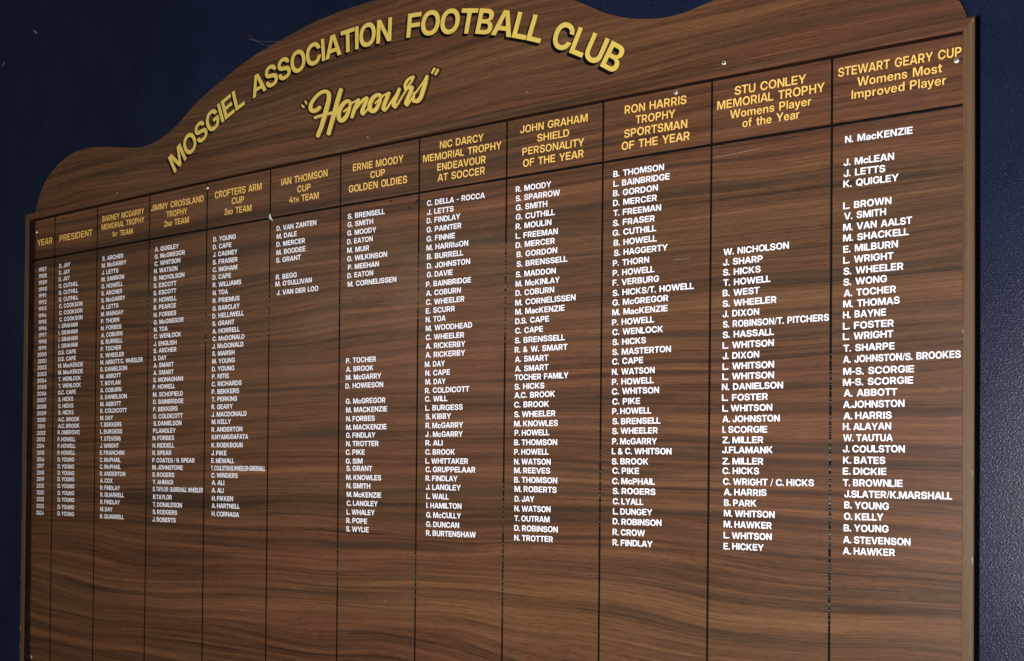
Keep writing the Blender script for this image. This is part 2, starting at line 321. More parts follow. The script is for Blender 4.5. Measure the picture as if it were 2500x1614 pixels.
GLYPHS = {"A":[963,[[[963,-2],[736,-2],[666,211],[659,217],[298,216],[293,211],[222,-2],[0,-2],[3,14],[349,997],[616,997],[957,26]],[[483,802],[352,389],[355,384],[604,384],[609,387]]]],"B":[773,[[[1,1000],[398,1001],[489,994],[544,982],[615,952],[663,918],[691,888],[723,828],[735,778],[735,707],[720,652],[693,603],[661,571],[626,549],[569,524],[635,504],[663,490],[696,467],[719,444],[741,412],[759,373],[769,337],[773,264],[766,213],[752,170],[732,131],[710,101],[658,57],[622,37],[567,16],[473,0],[0,2]],[[203,425],[204,165],[443,167],[503,188],[520,200],[542,225],[559,266],[561,302],[558,323],[549,350],[535,373],[501,403],[464,419],[425,427]],[[203,587],[411,587],[446,595],[471,606],[505,635],[517,654],[526,680],[529,725],[524,750],[512,776],[488,803],[471,815],[446,826],[414,834],[204,835]]]],"C":[914,[[[698,966],[744,938],[776,914],[817,873],[843,840],[868,798],[891,748],[909,686],[913,648],[707,647],[681,718],[646,767],[602,801],[547,824],[508,832],[444,832],[396,822],[371,813],[318,780],[283,746],[252,698],[227,634],[210,538],[213,435],[227,364],[241,325],[259,289],[278,261],[305,230],[360,192],[426,171],[470,166],[527,171],[570,183],[607,201],[640,227],[660,250],[685,291],[705,348],[710,351],[913,351],[914,339],[902,286],[884,234],[845,163],[792,100],[735,55],[655,14],[586,-7],[543,-14],[428,-16],[344,-2],[278,21],[199,65],[146,108],[119,138],[69,209],[46,254],[26,309],[5,408],[0,460],[0,538],[5,590],[17,657],[46,746],[69,792],[99,837],[148,894],[214,945],[268,975],[307,991],[355,1005],[410,1014],[515,1017],[611,1000]]]],"D":[847,[[[1,1000],[352,1001],[432,996],[489,986],[553,968],[597,950],[638,927],[691,888],[732,846],[757,814],[787,766],[805,728],[819,691],[835,627],[847,522],[842,417],[823,323],[803,266],[780,220],[726,145],[695,114],[661,87],[617,59],[558,32],[507,16],[448,4],[405,0],[0,2]],[[209,824],[207,179],[213,176],[382,176],[430,183],[475,197],[526,225],[570,266],[599,311],[624,382],[634,444],[637,526],[625,613],[606,673],[586,712],[551,754],[505,787],[471,803],[432,815],[384,822]]]],"E":[717,[[[715,1],[0,2],[1,1000],[715,999],[717,828],[713,823],[213,822],[207,817],[207,597],[210,592],[672,592],[678,586],[678,424],[674,418],[209,417],[208,180],[713,177],[717,172]]]],"F":[697,[[[3,-2],[0,3],[1,996],[695,997],[697,826],[694,821],[214,820],[208,814],[210,579],[659,577],[663,572],[662,406],[210,403],[207,-1]]]],"G":[918,[[[321,995],[408,1014],[513,1017],[568,1010],[618,998],[680,975],[749,936],[780,911],[822,870],[868,805],[895,744],[909,686],[912,670],[908,665],[705,665],[700,668],[689,702],[664,748],[638,778],[609,799],[577,815],[527,829],[444,831],[406,824],[367,810],[316,778],[275,734],[238,668],[222,616],[210,538],[210,462],[215,419],[225,373],[238,332],[270,273],[312,226],[346,201],[374,187],[417,173],[472,166],[518,169],[572,181],[604,194],[635,213],[668,245],[697,289],[710,330],[715,366],[712,374],[500,376],[500,531],[918,530],[916,346],[900,268],[870,197],[825,131],[801,105],[765,74],[712,39],[675,21],[625,3],[524,-16],[428,-16],[335,0],[257,30],[220,51],[168,89],[110,149],[60,227],[23,318],[9,380],[2,430],[0,538],[7,606],[19,666],[46,746],[95,831],[122,866],[164,908],[207,941],[241,961]]]],"H":[837,[[[1,1],[0,999],[206,999],[209,600],[624,598],[630,604],[631,999],[836,1000],[837,2],[631,2],[628,419],[213,420],[207,414],[206,2]]]],"J":[660,[[[657,1000],[660,995],[660,261],[648,193],[623,131],[591,85],[547,46],[490,14],[430,-5],[371,-14],[261,-12],[190,5],[140,27],[105,51],[71,83],[44,120],[23,161],[9,204],[0,266],[1,370],[193,372],[196,366],[196,280],[204,243],[215,218],[238,189],[261,174],[286,165],[346,162],[376,169],[412,192],[440,232],[452,282],[453,997],[458,1001]]]],"K":[856,[[[856,1],[617,2],[338,423],[208,273],[206,2],[0,2],[1,1000],[201,1001],[206,997],[207,549],[210,542],[599,998],[847,1000],[847,995],[500,595],[478,565],[848,17]]]],"L":[663,[[[3,1000],[202,1001],[207,997],[209,180],[659,177],[663,172],[661,1],[1,2],[0,995]]]],"M":[1077,[[[0,999],[302,999],[455,568],[539,296],[626,574],[775,999],[1076,1000],[1077,2],[880,0],[875,3],[874,572],[879,668],[878,745],[789,462],[629,12],[619,0],[459,0],[452,5],[292,449],[206,723],[199,736],[202,604],[202,3],[197,0],[1,1]]]],"N":[846,[[[845,1],[626,1],[336,462],[203,684],[207,590],[206,3],[201,0],[0,2],[1,1000],[213,1001],[219,998],[533,499],[633,325],[640,319],[639,997],[645,1001],[846,999]]]],"O":[944,[[[403,-14],[312,7],[257,30],[220,51],[181,78],[145,110],[108,151],[81,190],[37,277],[12,366],[0,460],[0,538],[5,590],[23,682],[42,734],[62,778],[97,833],[123,867],[190,929],[236,959],[273,977],[353,1005],[431,1017],[536,1014],[630,993],[714,954],[788,899],[849,828],[879,780],[902,732],[929,641],[939,581],[944,508],[939,417],[920,321],[897,257],[877,216],[829,145],[769,84],[698,37],[643,12],[600,-2],[515,-16]],[[502,832],[440,831],[376,815],[330,790],[297,762],[261,714],[234,657],[217,595],[210,538],[210,462],[220,392],[236,337],[273,268],[307,228],[360,192],[410,174],[463,166],[520,171],[568,185],[607,206],[646,238],[683,286],[708,339],[726,410],[734,478],[731,552],[721,613],[701,677],[678,721],[658,748],[630,777],[595,801],[540,824]]]],"P":[760,[[[1,-2],[0,996],[441,998],[533,982],[576,966],[619,943],[655,917],[700,869],[734,810],[753,748],[760,696],[757,620],[743,556],[716,497],[684,453],[648,419],[601,389],[537,361],[489,349],[437,342],[209,341],[206,-1]],[[208,518],[416,519],[473,535],[506,556],[523,574],[542,604],[554,638],[557,661],[549,721],[526,765],[505,786],[482,801],[430,820],[393,825],[209,824]]]],"Q":[944,[[[909,-84],[723,-85],[643,11],[568,-9],[515,-16],[403,-14],[312,7],[257,30],[199,65],[143,112],[94,170],[46,254],[28,302],[12,366],[0,460],[0,538],[7,606],[19,666],[37,723],[71,794],[124,868],[166,909],[207,941],[241,961],[300,989],[390,1012],[431,1017],[511,1017],[566,1010],[648,986],[694,966],[732,943],[790,898],[849,828],[879,780],[902,732],[929,641],[939,581],[944,508],[939,417],[920,321],[895,252],[875,211],[845,165],[776,88],[908,-79]],[[502,832],[440,831],[376,815],[330,790],[297,762],[261,714],[234,657],[217,595],[210,538],[210,462],[220,392],[236,337],[273,268],[307,228],[360,192],[410,174],[463,166],[506,169],[516,172],[516,177],[396,334],[393,344],[566,344],[648,243],[683,286],[708,339],[726,410],[734,478],[731,552],[721,613],[701,677],[678,721],[658,748],[630,777],[595,801],[540,824]]]],"R":[785,[[[1,1000],[411,1001],[487,994],[560,975],[610,952],[663,916],[704,872],[736,819],[752,776],[762,732],[767,664],[757,588],[730,517],[694,465],[654,428],[592,389],[591,385],[778,21],[785,1],[565,1],[392,341],[382,349],[208,347],[205,1],[0,2]],[[208,825],[209,517],[425,519],[457,526],[496,544],[518,561],[535,581],[551,611],[558,634],[561,696],[551,732],[542,750],[508,789],[466,813],[418,824]]]],"S":[803,[[[232,991],[308,1010],[379,1017],[477,1012],[566,991],[630,961],[686,920],[720,881],[740,849],[756,814],[775,744],[780,698],[774,692],[587,693],[569,753],[557,774],[534,800],[493,826],[431,843],[354,840],[312,829],[290,817],[267,802],[246,778],[237,762],[229,737],[229,707],[236,684],[252,661],[276,643],[340,615],[550,566],[635,536],[709,494],[751,454],[770,428],[793,376],[803,325],[802,259],[797,227],[781,174],[752,122],[716,81],[680,53],[616,19],[532,-7],[459,-16],[328,-14],[271,-4],[221,9],[159,37],[102,77],[76,104],[49,140],[19,202],[3,275],[0,323],[6,329],[198,328],[216,257],[240,218],[259,200],[292,178],[319,167],[360,157],[440,155],[491,165],[523,176],[553,195],[573,214],[587,236],[594,254],[597,291],[589,318],[576,339],[543,367],[472,397],[267,444],[180,475],[141,496],[90,536],[63,568],[43,600],[31,632],[21,680],[24,762],[42,826],[68,872],[118,927],[175,966]]]],"T":[809,[[[502,0],[306,0],[301,3],[299,820],[0,824],[0,1000],[809,999],[808,824],[514,822],[509,819],[508,5]]]],"U":[823,[[[823,1000],[822,307],[817,270],[803,220],[781,170],[755,131],[726,97],[702,75],[645,37],[609,19],[556,0],[483,-14],[364,-16],[298,-7],[220,16],[145,57],[90,105],[48,161],[19,225],[4,284],[0,325],[1,999],[202,999],[203,357],[211,307],[224,270],[243,240],[262,218],[293,195],[325,179],[366,167],[440,164],[499,179],[552,210],[589,252],[602,277],[614,312],[619,339],[619,997],[625,1001]]]],"V":[954,[[[0,1000],[218,1001],[225,997],[394,488],[473,220],[483,199],[576,517],[731,997],[737,1001],[954,998],[611,1],[353,0],[347,3],[3,984]]]],"W":[1353,[[[1353,1000],[1086,1],[860,0],[853,3],[716,529],[677,698],[672,689],[641,549],[499,2],[266,1],[3,979],[0,1000],[213,1001],[220,997],[337,504],[389,257],[394,266],[444,494],[570,997],[577,1001],[782,1000],[904,510],[961,257],[966,266],[1020,526],[1132,999]]]],"X":[937,[[[0,1],[0,5],[354,510],[33,993],[32,1000],[264,1000],[383,819],[462,691],[472,681],[682,1000],[909,1000],[909,995],[590,517],[929,17],[937,1],[698,1],[470,346],[232,1]]]],"Y":[930,[[[564,0],[368,2],[366,373],[4,986],[0,1000],[235,999],[468,585],[474,588],[695,998],[701,1001],[930,1000],[917,970],[571,373],[570,5]]]],"Z":[802,[[[2,1],[0,154],[3,163],[437,698],[539,819],[534,822],[19,823],[16,828],[17,999],[793,1000],[794,837],[370,309],[263,181],[269,178],[799,177],[802,172],[801,2]]]],"a":[649,[[[647,1],[456,0],[452,5],[451,92],[423,56],[378,19],[323,-4],[280,-12],[209,-12],[154,-2],[102,19],[76,35],[48,60],[28,88],[12,122],[0,188],[2,238],[10,270],[26,307],[48,337],[81,365],[136,392],[218,413],[358,429],[408,439],[438,453],[450,474],[449,506],[433,539],[419,552],[394,566],[355,576],[300,573],[257,557],[236,541],[227,529],[218,513],[211,488],[207,484],[25,485],[28,524],[46,579],[74,623],[106,655],[159,689],[232,714],[296,724],[390,724],[470,710],[520,691],[569,661],[601,629],[632,574],[644,531],[649,490]],[[451,325],[403,313],[275,289],[227,269],[208,252],[195,229],[192,197],[199,172],[230,142],[275,128],[339,130],[390,149],[425,179],[443,209],[452,248]]]],"c":[687,[[[558,39],[490,5],[428,-12],[394,-16],[314,-16],[280,-12],[225,3],[158,35],[108,73],[80,104],[55,138],[25,197],[14,232],[2,289],[0,396],[9,456],[32,526],[67,586],[121,645],[163,675],[213,701],[293,722],[394,724],[440,717],[513,694],[568,662],[616,619],[648,574],[666,538],[678,504],[687,453],[684,443],[497,443],[474,501],[446,534],[405,557],[353,564],[298,552],[264,530],[231,490],[217,462],[206,421],[201,389],[201,318],[217,245],[238,206],[264,178],[293,158],[318,149],[353,144],[382,146],[430,163],[454,181],[474,209],[497,267],[686,265],[687,252],[678,202],[653,140],[618,91],[588,61]]]],"d":[709,[[[708,1000],[709,2],[517,0],[514,5],[513,96],[489,65],[454,30],[410,5],[369,-9],[337,-14],[268,-14],[220,-4],[168,16],[115,52],[69,104],[30,174],[9,245],[0,307],[2,424],[19,501],[53,579],[86,627],[117,658],[154,685],[213,712],[275,724],[337,724],[385,714],[410,705],[462,674],[510,622],[513,999]],[[334,562],[305,554],[267,533],[244,510],[227,483],[213,451],[203,410],[201,318],[217,248],[233,216],[249,195],[275,172],[307,156],[339,148],[371,148],[408,156],[433,167],[465,192],[488,222],[499,243],[514,284],[521,328],[521,385],[511,437],[500,467],[476,506],[456,528],[430,545],[403,557],[378,562]]]],"e":[697,[[[229,707],[307,724],[385,724],[451,712],[506,692],[559,659],[612,609],[641,568],[671,506],[687,451],[694,403],[697,309],[693,304],[200,304],[194,300],[196,270],[206,234],[215,213],[237,181],[277,151],[330,135],[389,135],[433,146],[462,163],[484,184],[508,223],[686,222],[687,213],[671,163],[653,129],[633,101],[574,48],[529,21],[497,7],[442,-9],[394,-16],[291,-14],[211,7],[147,41],[96,85],[53,142],[23,204],[2,289],[0,396],[7,446],[30,520],[69,588],[118,643],[170,680]],[[196,435],[202,432],[501,432],[507,437],[499,469],[486,499],[453,539],[426,557],[403,566],[341,573],[286,561],[264,550],[240,531],[208,483]]]],"f":[470,[[[131,0],[127,5],[127,547],[121,553],[0,555],[0,705],[5,708],[126,710],[127,828],[137,876],[148,904],[165,929],[206,966],[261,989],[316,998],[467,998],[470,993],[469,845],[396,843],[359,835],[344,826],[336,814],[326,782],[328,709],[469,706],[470,558],[464,553],[332,553],[326,549],[326,3],[320,0]]]],"h":[664,[[[1,1000],[197,999],[199,611],[252,667],[282,689],[341,714],[382,722],[467,719],[528,701],[581,667],[620,620],[639,586],[652,547],[664,469],[662,1],[467,2],[466,421],[461,453],[447,492],[419,525],[387,543],[350,550],[304,547],[275,538],[254,527],[238,514],[222,492],[206,453],[198,401],[197,2],[0,2]]]],"m":[1072,[[[1072,2],[876,2],[875,444],[869,476],[851,516],[819,543],[778,557],[736,557],[698,545],[664,520],[644,488],[635,456],[631,2],[442,1],[440,451],[437,469],[428,497],[417,515],[389,541],[346,557],[304,557],[259,541],[229,514],[213,488],[201,446],[197,2],[1,1],[0,706],[189,707],[192,593],[221,636],[263,677],[316,707],[368,722],[442,722],[494,707],[522,694],[554,671],[575,650],[608,594],[642,641],[669,668],[723,701],[768,717],[821,724],[874,722],[917,712],[974,685],[1013,651],[1039,616],[1061,563],[1071,517]]]],"n":[662,[[[662,1],[467,2],[466,421],[461,453],[447,492],[419,525],[387,543],[350,550],[304,547],[275,538],[254,527],[238,514],[222,492],[206,453],[198,401],[197,2],[0,2],[1,707],[194,707],[197,607],[252,667],[282,689],[341,714],[380,722],[448,722],[506,710],[554,687],[597,651],[620,620],[639,586],[652,547],[662,497]]]],"o":[720,[[[149,41],[120,64],[83,100],[46,154],[30,186],[14,232],[2,289],[0,396],[9,456],[32,526],[62,579],[113,637],[161,673],[216,701],[259,714],[298,722],[398,724],[449,717],[524,691],[574,662],[634,607],[669,558],[694,506],[715,424],[720,330],[707,245],[683,174],[648,117],[609,73],[542,25],[476,-2],[421,-14],[318,-16],[261,-7],[204,12]],[[337,562],[302,552],[270,533],[244,508],[227,481],[208,433],[203,408],[201,316],[211,266],[222,236],[243,201],[266,178],[289,162],[323,149],[380,146],[410,153],[444,172],[466,190],[488,222],[509,273],[516,309],[516,398],[497,467],[477,504],[459,524],[426,547],[403,557],[378,562]]]],"p":[712,[[[1,-280],[0,706],[192,708],[196,702],[196,625],[199,619],[226,652],[261,682],[304,705],[346,717],[375,722],[442,722],[499,710],[542,691],[597,653],[641,604],[664,568],[682,529],[703,458],[712,389],[712,318],[708,273],[698,225],[684,181],[659,129],[613,66],[556,21],[492,-7],[439,-16],[371,-16],[302,2],[253,33],[228,58],[199,96],[197,-280]],[[368,146],[396,151],[432,167],[456,186],[479,216],[495,248],[506,291],[511,328],[511,380],[497,453],[481,488],[463,513],[447,529],[419,547],[391,557],[350,562],[307,554],[277,541],[251,522],[231,500],[215,474],[201,440],[192,394],[189,341],[194,298],[206,254],[217,229],[238,198],[268,172],[298,156],[339,146]]]],"r":[424,[[[4,0],[0,5],[1,706],[190,707],[193,600],[218,645],[236,668],[255,685],[280,698],[335,713],[423,712],[424,546],[321,543],[280,532],[252,515],[236,499],[218,472],[207,442],[199,389],[198,2]]]],"s":[644,[[[112,673],[169,701],[233,717],[272,722],[382,719],[439,707],[473,696],[514,675],[552,648],[588,606],[615,549],[625,497],[622,482],[444,482],[428,526],[408,552],[373,573],[338,580],[288,578],[254,566],[231,548],[216,517],[216,494],[221,481],[234,465],[249,455],[288,439],[457,406],[517,387],[576,355],[613,318],[631,284],[641,248],[644,206],[638,168],[625,126],[609,99],[585,70],[551,41],[487,7],[409,-14],[373,-19],[261,-16],[194,-2],[133,23],[85,55],[43,99],[24,131],[9,170],[0,218],[2,223],[192,223],[197,218],[203,193],[212,174],[233,152],[274,131],[325,123],[370,128],[402,140],[426,158],[440,186],[440,209],[435,222],[422,238],[407,248],[375,262],[208,295],[156,311],[101,339],[78,356],[48,389],[25,435],[18,467],[15,504],[20,545],[32,581],[52,618],[84,652]]]],"t":[466,[[[463,0],[305,0],[248,9],[216,21],[175,45],[152,72],[136,101],[127,131],[121,168],[121,549],[116,553],[6,553],[0,558],[1,706],[116,708],[121,712],[121,897],[125,902],[320,901],[324,710],[461,708],[466,705],[465,555],[328,553],[322,547],[323,195],[334,172],[342,165],[360,158],[465,153],[466,5]]]],"v":[742,[[[0,707],[207,706],[374,203],[433,394],[536,705],[543,708],[742,706],[480,1],[259,1]]]],"y":[741,[[[81,-281],[78,-276],[79,-126],[182,-124],[214,-112],[239,-77],[269,3],[1,698],[0,707],[207,706],[371,216],[536,705],[543,708],[741,707],[731,670],[431,-116],[392,-191],[375,-214],[342,-244],[305,-265],[280,-274],[241,-282]]]],"0":[786,[[[435,-16],[332,-14],[284,-4],[250,7],[181,44],[129,89],[103,120],[74,165],[39,241],[14,337],[0,465],[4,597],[21,696],[51,787],[96,869],[146,926],[207,970],[243,989],[291,1005],[380,1017],[458,1012],[533,993],[586,968],[627,939],[658,910],[708,844],[746,762],[762,712],[777,645],[786,563],[786,435],[772,328],[746,236],[728,193],[703,147],[669,101],[629,61],[600,39],[538,7],[495,-7]],[[417,848],[369,847],[339,840],[306,824],[271,790],[247,755],[220,689],[206,627],[199,570],[196,467],[201,403],[213,334],[234,270],[261,220],[296,183],[335,160],[373,150],[415,151],[453,160],[495,185],[524,217],[548,257],[568,312],[580,362],[589,437],[592,506],[587,588],[577,650],[557,721],[525,780],[496,812],[453,838]]]],"2":[720,[[[7,1],[6,154],[376,471],[462,552],[484,579],[509,622],[518,650],[523,689],[521,721],[511,757],[495,787],[474,811],[445,831],[415,842],[387,848],[337,848],[303,840],[273,826],[232,790],[218,769],[202,732],[190,654],[3,654],[0,659],[0,689],[9,753],[26,808],[44,846],[82,901],[129,945],[200,986],[266,1007],[349,1017],[413,1014],[488,1000],[561,970],[592,952],[634,916],[671,869],[694,826],[708,782],[715,737],[715,668],[701,602],[667,531],[614,461],[542,389],[291,169],[298,166],[717,166],[720,161],[719,2]]]],"3":[754,[[[59,1000],[705,999],[705,839],[445,593],[447,590],[495,587],[550,577],[607,557],[644,536],[666,518],[706,476],[727,442],[745,394],[754,337],[754,282],[749,243],[733,188],[710,142],[674,94],[642,65],[598,35],[525,3],[449,-14],[335,-16],[282,-9],[205,14],[143,48],[84,100],[47,152],[24,200],[8,254],[0,309],[0,325],[4,331],[197,330],[211,257],[229,220],[247,197],[292,165],[321,153],[360,146],[399,146],[436,153],[465,165],[493,183],[518,208],[537,238],[548,270],[553,305],[548,357],[534,394],[509,426],[472,452],[438,465],[388,475],[225,475],[220,478],[221,602],[415,788],[454,830],[61,832],[57,837]]]],"4":[825,[[[688,1],[499,2],[498,209],[494,214],[5,214],[0,218],[1,376],[432,990],[442,998],[638,998],[643,997],[642,993],[217,380],[222,377],[496,378],[499,622],[688,622],[691,379],[819,377],[825,371],[823,216],[695,214],[690,211]]]],"5":[743,[[[682,1000],[684,837],[681,832],[229,830],[225,812],[209,606],[217,606],[271,646],[324,666],[377,676],[447,676],[500,666],[550,648],[585,630],[630,596],[668,556],[695,517],[720,465],[736,408],[743,339],[741,293],[729,232],[704,168],[661,104],[617,62],[555,23],[486,-2],[415,-14],[326,-14],[239,3],[169,32],[108,74],[78,104],[49,142],[26,186],[13,222],[1,277],[0,307],[191,308],[214,238],[234,209],[257,186],[283,169],[322,153],[351,148],[397,148],[436,158],[463,172],[493,194],[514,220],[532,257],[542,289],[544,360],[528,421],[496,469],[457,500],[438,509],[402,518],[347,518],[310,511],[276,497],[235,468],[198,413],[13,415],[43,996],[50,1001]]]],"6":[736,[[[586,1000],[587,995],[580,984],[344,648],[348,645],[376,651],[422,653],[488,646],[534,634],[607,598],[644,568],[669,540],[710,474],[726,428],[736,380],[736,277],[726,229],[715,195],[678,129],[639,82],[586,41],[522,9],[476,-4],[415,-14],[328,-14],[268,-4],[223,9],[156,41],[110,76],[60,131],[26,193],[7,252],[0,307],[0,353],[5,392],[26,469],[60,542],[106,620],[366,997],[374,1001]],[[426,497],[392,505],[346,505],[312,497],[287,486],[259,468],[234,442],[217,417],[202,378],[196,350],[197,305],[209,257],[222,229],[263,184],[289,167],[323,153],[353,148],[387,148],[415,153],[454,169],[476,185],[502,210],[518,234],[534,270],[542,307],[542,350],[536,378],[525,408],[508,436],[482,465],[456,483]]]],"7":[697,[[[72,1],[72,5],[154,170],[485,824],[479,827],[4,827],[0,833],[2,999],[696,1000],[697,828],[283,4],[276,0]]]],"8":[762,[[[308,1012],[397,1017],[479,1007],[546,989],[598,963],[639,934],[681,890],[713,830],[725,780],[727,732],[720,682],[709,650],[688,613],[654,577],[626,556],[596,540],[540,520],[598,502],[644,479],[683,450],[702,430],[727,396],[745,360],[759,302],[762,259],[752,197],[738,161],[715,121],[678,80],[645,53],[610,32],[557,9],[470,-12],[429,-16],[331,-16],[290,-12],[226,3],[180,19],[143,37],[93,71],[43,126],[17,174],[3,227],[0,286],[8,334],[24,378],[45,413],[85,456],[114,477],[152,497],[221,520],[155,544],[118,567],[85,597],[58,636],[42,677],[35,716],[35,773],[49,833],[61,858],[90,901],[143,950],[216,989],[260,1002]],[[551,264],[551,298],[546,325],[532,357],[517,378],[496,398],[461,419],[422,431],[381,436],[338,431],[306,422],[258,393],[235,367],[223,346],[211,312],[208,289],[211,257],[218,229],[230,206],[250,181],[278,160],[301,149],[333,139],[370,134],[415,137],[438,142],[470,153],[493,167],[528,202],[541,227]],[[237,760],[234,707],[250,657],[264,637],[290,615],[342,594],[408,592],[445,601],[468,613],[487,627],[505,648],[516,668],[526,700],[528,730],[524,762],[505,803],[487,824],[468,838],[420,856],[354,859],[301,842],[280,829],[258,806]]]],"9":[736,[[[148,1],[152,12],[391,353],[388,356],[356,349],[282,349],[218,361],[180,375],[136,398],[95,429],[67,460],[26,526],[10,572],[0,622],[0,723],[10,771],[21,805],[56,869],[97,918],[150,959],[214,991],[260,1005],[321,1014],[408,1014],[468,1005],[513,991],[564,968],[629,922],[674,872],[710,808],[729,748],[736,696],[736,648],[731,609],[713,538],[681,467],[637,392],[369,2]],[[424,503],[477,532],[498,554],[519,584],[534,622],[539,648],[540,693],[534,723],[509,778],[487,805],[456,829],[413,847],[385,852],[349,852],[314,845],[287,833],[256,812],[228,781],[209,748],[194,693],[195,650],[202,616],[216,584],[238,552],[254,536],[289,512],[319,501],[346,496],[392,496]]]],"&":[855,[[[855,1],[650,0],[586,65],[508,21],[421,-7],[371,-14],[289,-14],[252,-9],[177,12],[120,41],[86,67],[39,122],[14,172],[0,232],[0,298],[12,348],[28,382],[58,425],[97,463],[181,531],[133,600],[110,643],[94,684],[84,739],[87,801],[101,856],[133,913],[179,959],[229,989],[286,1007],[321,1012],[394,1012],[442,1002],[501,977],[534,954],[573,913],[600,860],[612,812],[612,748],[600,698],[584,661],[545,605],[501,564],[427,510],[424,504],[588,317],[607,353],[618,387],[628,430],[632,483],[798,482],[800,449],[795,396],[778,314],[753,245],[712,172],[850,12]],[[475,190],[286,405],[252,381],[221,350],[203,323],[194,291],[194,264],[204,227],[220,201],[236,185],[270,162],[316,148],[373,148],[426,163]],[[323,625],[408,683],[438,721],[447,744],[450,780],[438,810],[417,833],[389,847],[353,852],[307,840],[275,813],[261,782],[258,746],[265,714],[284,677]]]],"I":[200,[[[0,0],[200,0],[200,1000],[0,1000]]]],"l":[190,[[[0,0],[190,0],[190,1000],[0,1000]]]],".":[200,[[[0,0],[200,0],[200,200],[0,200]]]],"/":[400,[[[0,-30],[110,-30],[400,1020],[290,1020]]]],"–":[420,[[[0,330],[420,330],[420,480],[0,480]]]],"-":[300,[[[0,300],[300,300],[300,470],[0,470]]]],"'":[170,[[[0,1000],[30,660],[140,660],[170,1000]]]],"1":[330,[[[150,0],[330,0],[330,1000],[200,1000],[165,900],[110,850],[0,830],[0,705],[150,705]]]]}
